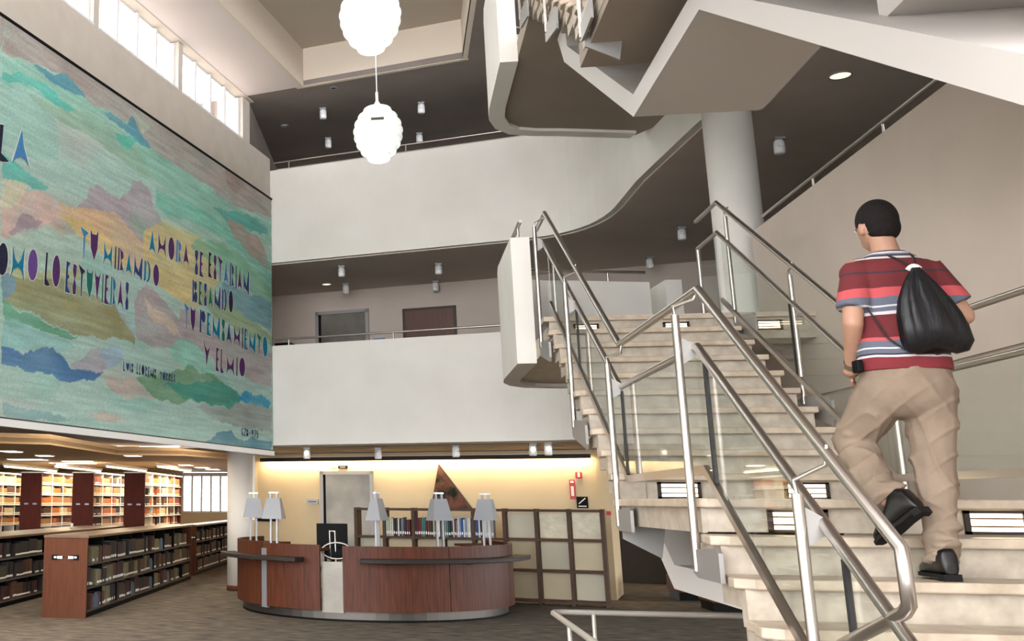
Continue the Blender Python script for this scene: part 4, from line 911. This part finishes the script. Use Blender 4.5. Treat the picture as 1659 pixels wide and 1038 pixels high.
# tall double-sided stacks behind
made2 = [0]; stuffB = MB()
for k, (x0, x1, nm) in enumerate([(-6.50, -5.99, 'third tall bookcase from the left, beside the window'), (-7.80, -7.27, 'second tall bookcase from the left'), (-9.12, -8.59, 'first tall bookcase from the left'), (-10.40, -9.90, 'tall bookcase at the left edge, only its books show')]):
    Y0, Y1, Hh = 25.0, 29.4, 2.36
    r = thing('tall_bookcase', 'dark brown '+nm, 'bookcase', ((x0+x1)/2, Y0, 0), 'tall bookcases in the library')
    ep = part('end_panel', MB().box(x0, x1, Y0, Y0+.05, 0, Hh), 'panelw', r)
    for sx in (-.11, .11): part('card', MB().box((x0+x1)/2+sx-.05, (x0+x1)/2+sx+.05, Y0-.012, Y0-.002, 1.60, 1.64), 'grey', ep)
    part('end_panel', MB().box(x0, x1, Y1-.05, Y1, 0, Hh), 'panelw', r)
    part('spine', MB().box(x0, x0+.03, Y0+.05, Y1-.05, 0, Hh), 'wood_dark', r)
    part('canopy', MB().box(x0-.02, x1+.04, Y0, Y1, Hh, Hh+.03), 'whitep', r)
    zs = [.10+.25*i for i in range(9)]
    for z in zs: part('shelf', MB().box(x0+.03, x1, Y0+.05, Y1-.05, z-.025, z), 'whitep', r)
    for i in range(1, 5): yy = Y0+(Y1-Y0)*i/5; part('divider', MB().box(x1-.28, x1-.005, yy-.014, yy+.014, 0, Hh), 'whitep', r)
    for i, z in enumerate(zs[4:]):
        fill(r, x1, Y0+.08, Y1-.06, z, .215, .22, 80+k*7+i, ['orange', 'tanbk', 'rust', 'brown', 'tanbk', 'orange', 'cream', 'black'], made2, (12, 26, 35, 50, 62, 72, 84, 95, 102, 110, 110, 110, 110, 110, 110)[min(14, k*5+i)] if k < 3 else 0,
             'COLOUR volume on the %s visible shelf of the %s' % (('lowest', 'second', 'middle', 'fourth', 'top')[i], nm.split(',')[0]), 'volumes on the %s visible shelf of the %s' % (('lowest', 'second', 'middle', 'fourth', 'top')[i], nm.split(',')[0]), gaps=(k == 0), tmin=.05, tmax=.11, stuff=stuffB)
    lf = thing('shelf_light', 'bright tube light above the aisle of the '+nm.split(',')[0], 'light', (x1+.28, Y0+2.2, 2.5))
    part('housing', MB().box(x1+.24, x1+.32, Y0+.1, Y1-.1, 2.54, 2.60), 'whitep', lf); part('tube', MB().tube([(x1+.28, Y0+.15, 2.52), (x1+.28, Y1-.15, 2.52)], .02, 8), 'glow_tube', lf)
    area('tube_light', (x1+.32, Y0+2.2, 2.49), (0, 0, 0), .12, 4.0, 40, (1, .80, .52), lf)
stuff_obj('shelved_volumes', stuffB, 'dense rows of red and tan volumes filling the tall bookcases', 'books', (-8, 27, 0))
# flush ceiling lights of the library
for k, (x, y, lx, ly) in enumerate([(-7.31, 19.42, .28, .5), (-8.36, 23.3, .8, .5), (-8.0, 25.6, 1.1, .4), (-7.29, 21.35, .3, .3), (-5.4, 21.42, .3, .3), (-7.47, 24.3, .7, .3), (-5.38, 26.98, .3, .5), (-5.31, 28.95, .35, .5), (-5.3, 30.6, .35, .5)]):
    w_ = ('first', 'second', 'third, longest', 'fourth', 'fifth', 'sixth', 'seventh', 'eighth', 'last')[k]
    r = thing('ceiling_light', '%s glowing panel from the left on the library ceiling' % w_, 'light', (x, y, 2.63), 'ceiling panels of the library')
    part('frame', MB().box(x-lx/2-.02, x+lx/2+.02, y-ly/2-.02, y+ly/2+.02, 2.615, 2.63), 'whitep', r); part('diffuser', MB().box(x-lx/2, x+lx/2, y-ly/2, y+ly/2, 2.608, 2.615), 'glow_w', r)
    if k in (1, 2, 4, 6, 8): area('panel_light', (x, y, 2.60), (0, 0, 0), lx, ly, 9, (1, .84, .6), r)
for k, (u0, v0, v1) in enumerate([(-8.2, 9.5, 13.5), (-8.4, 14, 20.0)]):
    r = thing('cove_light', ('near' if k == 0 else 'far')+' glowing cove light in the recess behind the tapestry wall', 'light', W(u0, (v0+v1)/2, 2.86))
    part('tray', MB().box(u0-.1, u0+.1, v0, v1, 2.84, 2.86, TW), 'whitep', r); part('tube', MB().tube([W(u0, v0+.1, 2.875), W(u0, v1-.1, 2.875)], .014, 8), 'glow_tube', r)
    area('cove_lamp', W(u0-.6, (v0+v1)/2, 2.90), (0, 0, -AD), 1.6, v1-v0, 38, (1, .86, .66), r)
    area('cove_uplight', W(u0-.6, (v0+v1)/2, 2.75), (PI, 0, -AD), 2.2, v1-v0, 22, (1, .90, .74), r)
cpl = single('paper_cup', MB().lathe([(.026, 0), (.034, .11)], (-6.7, 21.5, 1.13), 12), 'sign_w', 'small white cup on top of the low dark bookcase', 'cup', (-6.7, 21.5, 1.13))

# ================================================================== THE MAN ON THE STAIRS
def remesh(mb, name, m, parent, voxel=.008, smooth=4, label=None):
    me = mb.mesh(name, m, wloc(parent)); o = bpy.data.objects.new(name, me); COL.objects.link(o)
    r = o.modifiers.new('r', 'REMESH'); r.mode = 'VOXEL'; r.voxel_size = voxel; r.use_smooth_shade = True
    s = o.modifiers.new('s', 'SMOOTH'); s.iterations = smooth; s.factor = .5
    dg = bpy.context.evaluated_depsgraph_get(); ne = bpy.data.meshes.new_from_object(o.evaluated_get(dg)); o.modifiers.clear(); o.data = ne
    ne.polygons.foreach_set('use_smooth', [True]*len(ne.polygons))
    if not ne.materials: ne.materials.append(M[m] if isinstance(m, str) else m)
    o.parent = parent
    if label: o['label'] = label
    return o
man = thing('person', 'man seen from behind climbing the marble stairs, short black hair, striped red shirt, khaki trousers', 'person', (2.29, 5.15, 1.39))
def loft(secs, n=28):
    """secs: (z, cx, cy, rx, ry)"""
    mb = MB(); v = []; f = []
    for z, cx, cy, rx, ry in secs:
        for k in range(n):
            t = 2*PI*k/n; c, s = math.cos(t), math.sin(t); e = .85
            v.append((cx+rx*math.copysign(abs(c)**e, c), cy+ry*math.copysign(abs(s)**e, s), z))
    for i in range(len(secs)-1):
        for k in range(n): f.append((i*n+k, i*n+(k+1) % n, (i+1)*n+(k+1) % n, (i+1)*n+k))
    f.append(tuple(range(n))[::-1]); f.append(tuple(range((len(secs)-1)*n, len(secs)*n)))
    return mb.add(v, f, None, True)
sL, eL, hL = Vector((2.095, 5.12, 2.745)), Vector((2.045, 5.07, 2.505)), Vector((2.085, 5.24, 2.335))
sR, eR, hR = Vector((2.415, 5.12, 2.735)), Vector((2.502, 5.08, 2.525)), Vector((2.44, 5.30, 2.45))
hd = Vector((2.238, 5.17, 2.972))
b = MB()
Rh = Matrix.Rotation(math.radians(-8), 3, 'X') @ Matrix.Rotation(math.radians(12), 3, 'Z')
b.ell(hd, (.075, .096, .108), 20, 14, Rh); b.ell(hd+Vector((0, .03, -.055)), (.056, .066, .06), 16, 10, Rh)      # skull, jaw
b.cap(hd+Vector((0, -.03, -.06)), (2.245, 5.12, 2.80), .052, .060)
b.ell((2.25, 5.13, 2.60), (.15, .09, .20)); b.ell((2.25, 5.13, 2.38), (.14, .09, .12))
nose = hd+Rh @ Vector((0, .098, -.015)); b.ell(nose, (.012, .018, .02), 10, 8)
for s in (-1, 1):
    ear = hd+Rh @ Vector((s*.079, -.004, -.022)); b.ell(ear, (.010, .020, .032), 10, 8, Rh)
    b.ell(hd+Rh @ Vector((s*.03, .078, .01)), (.022, .018, .012), 10, 8)
b.ell(hd+Rh @ Vector((0, .088, -.055)), (.024, .012, .009), 10, 8)
for s_, e_, h_, sx in ((sL, eL, hL, -1), (sR, eR, hR, 1)):
    b.cap((2.255+sx*.10, 5.13, 2.74), s_, .062, .056); b.cap(s_, e_, .052, .042); b.cap(e_, h_, .043, .029)
    d = (h_-e_).normalized(); side = d.cross(Vector((0, 0, 1))).normalized(); upv = side.cross(d)
    palm = h_+d*.045; b.ell(palm, (.036, .036, .026), 12, 8)
    for k in range(4):
        o_ = palm+upv*(-.026+.017*k)+d*.03; L_ = (.040, .047, .050, .042)[k]
        p1 = o_+d*L_*.6; p2_ = p1+(d*.5-side*sx*.8).normalized()*L_*.5; b.cap(o_, p1, .0088, .008, 8); b.cap(p1, p2_, .008, .007, 8)
    b.cap(palm+upv*.03, palm+upv*.055+d*.03, .011, .009, 8); b.cap(palm+upv*.055+d*.03, palm+upv*.055+d*.055, .009, .008, 8)
hipL, hipR = Vector((2.165, 5.12, 2.235)), Vector((2.335, 5.12, 2.235))
kL, aL = Vector((2.070, 5.30, 1.985)), Vector((2.085, 5.08, 1.735))
kR, aR = Vector((2.318, 5.13, 1.90)), Vector((2.292, 5.11, 1.49))
b.ell((2.25, 5.12, 2.29), (.15, .095, .12))
for h_, k_, a_ in ((hipL, kL, aL), (hipR, kR, aR)): b.cap(h_, k_, .082, .056); b.cap(k_, a_, .056, .040)
remesh(b, 'body', 'skin', man, .007, 3)
# eyes
for s in (-1, 1): part('eye', MB().ell(hd+Rh @ Vector((s*.03, .096, .012)), (.011, .006, .007), 10, 8), 'sign_w', man)
# hair cap: close cropped, down to the nape, clear of face and ears
h = MB(); h.ell(hd+Rh @ Vector((0, -.010, .020)), (.084, .100, .104), 28, 20, Rh); h.ell(hd+Rh @ Vector((0, -.040, -.02)), (.075, .066, .075), 24, 16, Rh)
ho = remesh(h, 'hair', 'hair', man, .007, 2)
bm = bmesh.new(); bm.from_mesh(ho.data); base = wloc(man)
kill = [v for v in bm.verts if (lambda q: (q.y > .055 and q.z < .045) or (abs(q.x) > .066 and q.z < -.005 and q.y > -.03) or q.z < -.085)(Rh.inverted() @ (v.co+base-hd))]
bmesh.ops.delete(bm, geom=kill, context='VERTS'); bm.to_mesh(ho.data); bm.free()
# shirt: horizontal stripes dyed by height
def stripes(name, stops, base_z):
    m = bpy.data.materials.new(name); m.use_nodes = True; nt = m.node_tree; bs = nt.nodes['Principled BSDF']; bs.inputs['Roughness'].default_value = .9
    tc = nt.nodes.new('ShaderNodeTexCoord'); sx = nt.nodes.new('ShaderNodeSeparateXYZ'); mr = nt.nodes.new('ShaderNodeMapRange')
    z0, z1 = stops[0][0]-base_z, stops[-1][0]-base_z
    mr.inputs['From Min'].default_value = z0; mr.inputs['From Max'].default_value = z1
    rp = nt.nodes.new('ShaderNodeValToRGB'); rp.color_ramp.interpolation = 'CONSTANT'; el = rp.color_ramp.elements
    for i, (z, c) in enumerate(stops[:-1]):
        p = (z-stops[0][0])/(stops[-1][0]-stops[0][0]); e = el[i] if i < 2 else el.new(p); e.position = p; e.color = (*s2l(c), 1)
    ns = nt.nodes.new('ShaderNodeTexNoise'); ns.inputs['Scale'].default_value = 5; wv = nt.nodes.new('ShaderNodeMath'); wv.operation = 'MULTIPLY_ADD'; wv.inputs[1].default_value = .03
    nt.links.new(tc.outputs['Object'], ns.inputs['Vector']); nt.links.new(ns.outputs[0], wv.inputs[0])
    nt.links.new(tc.outputs['Object'], sx.inputs[0]); nt.links.new(sx.outputs['Z'], wv.inputs[2])
    nt.links.new(wv.outputs[0], mr.inputs['Value']); nt.links.new(mr.outputs[0], rp.inputs[0]); nt.links.new(rp.outputs[0], bs.inputs['Base Color'])
    n2 = nt.nodes.new('ShaderNodeTexNoise'); n2.inputs['Scale'].default_value = 9; bp = nt.nodes.new('ShaderNodeBump'); bp.inputs['Strength'].default_value = .35; bp.inputs['Distance'].default_value = .03
    nt.links.new(tc.outputs['Object'], n2.inputs['Vector']); nt.links.new(n2.outputs[0], bp.inputs['Height']); nt.links.new(bp.outputs[0], bs.inputs['Normal'])
    return m
DR_, RD, PK, GB_, WH, NV = (96, 30, 34), (108, 32, 38), (176, 74, 78), (88, 92, 106), (186, 182, 182), (44, 38, 50)
M['shirt'] = stripes('striped_cotton', [(2.26, RD), (2.338, WH), (2.350, NV), (2.357, GB_), (2.376, WH), (2.384, GB_), (2.413, PK), (2.428, DR_), (2.533, WH), (2.548, GB_), (2.570, WH), (2.577, GB_), (2.612, PK), (2.655, DR_), (2.722, NV), (2.730, DR_), (2.790, WH), (2.800, NV), (2.806, GB_),
   (2.815, WH), (2.823, NV), (2.829, GB_), (2.842, WH), (2.848, GB_), (2.90, GB_)], 1.39-.015)
s = loft([(2.285, 2.252, 5.12, .188, .125), (2.33, 2.252, 5.12, .186, .125), (2.45, 2.255, 5.125, .172, .118), (2.58, 2.262, 5.13, .178, .118), (2.70, 2.262, 5.125, .188, .112), (2.765, 2.258, 5.125, .168, .098), (2.80, 2.252, 5.125, .118, .082), (2.835, 2.246, 5.13, .070, .066)])
s.cap((2.13, 5.125, 2.735), sL+Vector((0, 0, -.012)), .076, .062); s.cap((2.38, 5.125, 2.725), sR+Vector((0, 0, -.012)), .076, .062)
s.tube([sL+Vector((.02, 0, .02)), sL+(eL-sL)*.76], .066, 18, r1=.071); s.tube([sR+Vector((-.02, 0, .02)), sR+(eR-sR)*.76], .066, 18, r1=.072)
sh = remesh(s, 'shirt', 'shirt', man, .008, 3)
# trousers with loose folds
t = MB(); t.ell((2.25, 5.12, 2.27), (.184, .128, .10), 24, 14); t.ell((2.25, 5.11, 2.20), (.192, .122, .13), 24, 14)
for h_, k_, a_, r0, r1, r2 in ((hipL+Vector((-.01, 0, -.03)), kL, aL, .106, .084, .070), (hipR+Vector((.004, 0, -.03)), kR+Vector((.005, 0, 0)), aR, .108, .086, .062)):
    t.cap(h_+Vector((0, 0, .0)), k_, r0, r1); t.cap(k_, k_+(a_-k_)*.86, r1, r2); q = k_+(a_-k_)*.84; t.tube([q, a_+(a_-k_).normalized()*.03], r2, 20, r1=r2*1.04)
for q, rr_ in ((aR+Vector((0, -.035, .05)), .05), (aR+Vector((.02, -.02, .12)), .054), (aL+Vector((.02, -.02, .05)), .052), (kL+Vector((.0, -.06, .03)), .06)): t.ell(q, (rr_*1.2, rr_, rr_*.5), 14, 10)
tr = remesh(t, 'trousers', 'khaki', man, .007, 10)
me = tr.data; co = np.zeros(len(me.vertices)*3); me.vertices.foreach_get('co', co); co = co.reshape(-1, 3); nn = np.zeros(len(me.vertices)*3); me.vertices.foreach_get('normal', nn); nn = nn.reshape(-1, 3)
zz_ = co[:, 2]; f_ = ((1-np.abs(np.sin(zz_*17+co[:, 0]*22+1.5*np.sin(co[:, 1]*20+zz_*9))))**3*.9+(1-np.abs(np.sin(zz_*29-co[:, 0]*18+co[:, 1]*12)))**4*.6-.25)*.012*np.clip((1.05-zz_)/.4, .35, 1)
me.vertices.foreach_set('co', (co+nn*f_[:, None]).ravel()); me.update()
part('waistband', loft([(2.285, 2.252, 5.12, .172, .118), (2.325, 2.252, 5.12, .170, .116)]), 'khaki', man)
def shoe(name, ank, yaw, pitch, z_sole):
    R = Matrix.Rotation(yaw, 3, 'Z') @ Matrix.Rotation(pitch, 3, 'X'); o = Vector(ank)
    g = lambda x, y, z: o+R @ Vector((x, y, z))
    u = MB(); v = []; f = []; n_ = 18
    for y_, hw, top in ((-.058, .024, -.03), (-.048, .034, .025), (-.02, .040, .045), (.02, .043, .045), (.06, .046, .012), (.10, .049, -.012), (.15, .048, -.030), (.185, .038, -.042), (.205, .020, -.055)):
        for k in range(n_):
            a = 2*PI*k/n_; zc = (top-.080)/2; v.append(g(hw*math.copysign(abs(math.cos(a))**.6, math.cos(a)), y_, zc+(top+.080)/2*math.copysign(abs(math.sin(a))**.8, math.sin(a))))
    for i in range(8):
        for k in range(n_): f.append((i*n_+k, i*n_+(k+1) % n_, (i+1)*n_+(k+1) % n_, (i+1)*n_+k))
    u.add(v, f+[tuple(range(n_))[::-1], tuple(range(8*n_, 9*n_))], None, True)
    so = remesh(u, 'shoe', 'shoe', man, .006, 3)
    pf = [(-.034, -.062), (.034, -.062), (.045, -.03), (.042, .04), (.053, .11), (.048, .17), (.022, .212), (-.022, .212), (-.048, .17), (-.053, .11), (-.042, .04), (-.045, -.03)]
    m_ = MB(); m_.prism(pf, -.090, -.074, lambda p: g(*p)); m_.prism([p for p in pf if p[1] < .04], -.102, -.088, lambda p: g(*p)); s_ = part('sole', m_, 'sole', so); return so
shoe('shoe', (2.287, 5.08, 1.492), math.radians(-4), 0, 0)
shoe('shoe', (2.118, 5.01, 1.725), math.radians(30), math.radians(-34), 0)
wt = part('wristwatch', MB().tube([hL-(hL-eL).normalized()*.012+Vector((0, 0, .0)), hL+(hL-eL).normalized()*.012], .0335, 16), 'steel', man)
part('phone_holster', MB().box(2.035, 2.062, 5.06, 5.12, 2.28, 2.335), 'black', man, bev=.006)
# drawstring bag on his back
bg = thing('drawstring_bag', 'black nylon drawstring bag hanging on the back of the man', 'bag', (2.30, 4.95, 2.36))
secs = [(2.352, 2.325, .085, .02), (2.362, 2.328, .125, .045), (2.40, 2.325, .136, .062), (2.46, 2.315, .128, .066), (2.52, 2.303, .114, .060), (2.58, 2.292, .094, .05), (2.64, 2.284, .066, .038), (2.69, 2.280, .038, .026), (2.715, 2.279, .018, .014), (2.728, 2.279, .022, .016)]
n = 40; v = []; f = []
for i, (z, cx, rx, ry) in enumerate(secs):
    for k in range(n):
        a = 2*PI*k/n; fold = 1+.10*math.sin(a*9+z*6)*min(1, i/4)*(.5 if i > 8 else 1)
        cy = 4.985-.02*(i > 1)-.015*math.sin(PI*i/len(secs)); v.append((cx+rx*fold*math.copysign(abs(math.cos(a))**.8, math.cos(a)), cy+ry*fold*math.copysign(abs(math.sin(a))**.8, math.sin(a)), z+.010*math.sin(a*3)*(i < 3)))
for i in range(len(secs)-1):
    for k in range(n): f.append((i*n+k, i*n+(k+1) % n, (i+1)*n+(k+1) % n, (i+1)*n+k))
f += [tuple(range(n))[::-1], tuple(range((len(secs)-1)*n, len(secs)*n))]
part('sack', MB().add(v, f, None, True), 'bag', bg)
part('collar', MB().lathe([(.020, -.012), (.032, .0), (.020, .012), (.008, .018)], (2.279, 4.972, 2.726), 16), 'sign_w', bg)
part('cord', MB().tube([(2.275, 4.975, 2.735), (2.235, 5.01, 2.778), (2.20, 5.08, 2.822)], .0045, 8), 'cord', bg)
part('cord', MB().tube([(2.285, 4.975, 2.735), (2.305, 5.01, 2.78), (2.318, 5.08, 2.818)], .0045, 8), 'cord', bg)
part('cord', MB().tube([(2.20, 4.985, 2.37), (2.15, 5.0, 2.42), (2.095, 5.03, 2.56), (2.10, 5.06, 2.68)], .004, 8), 'cord', bg)
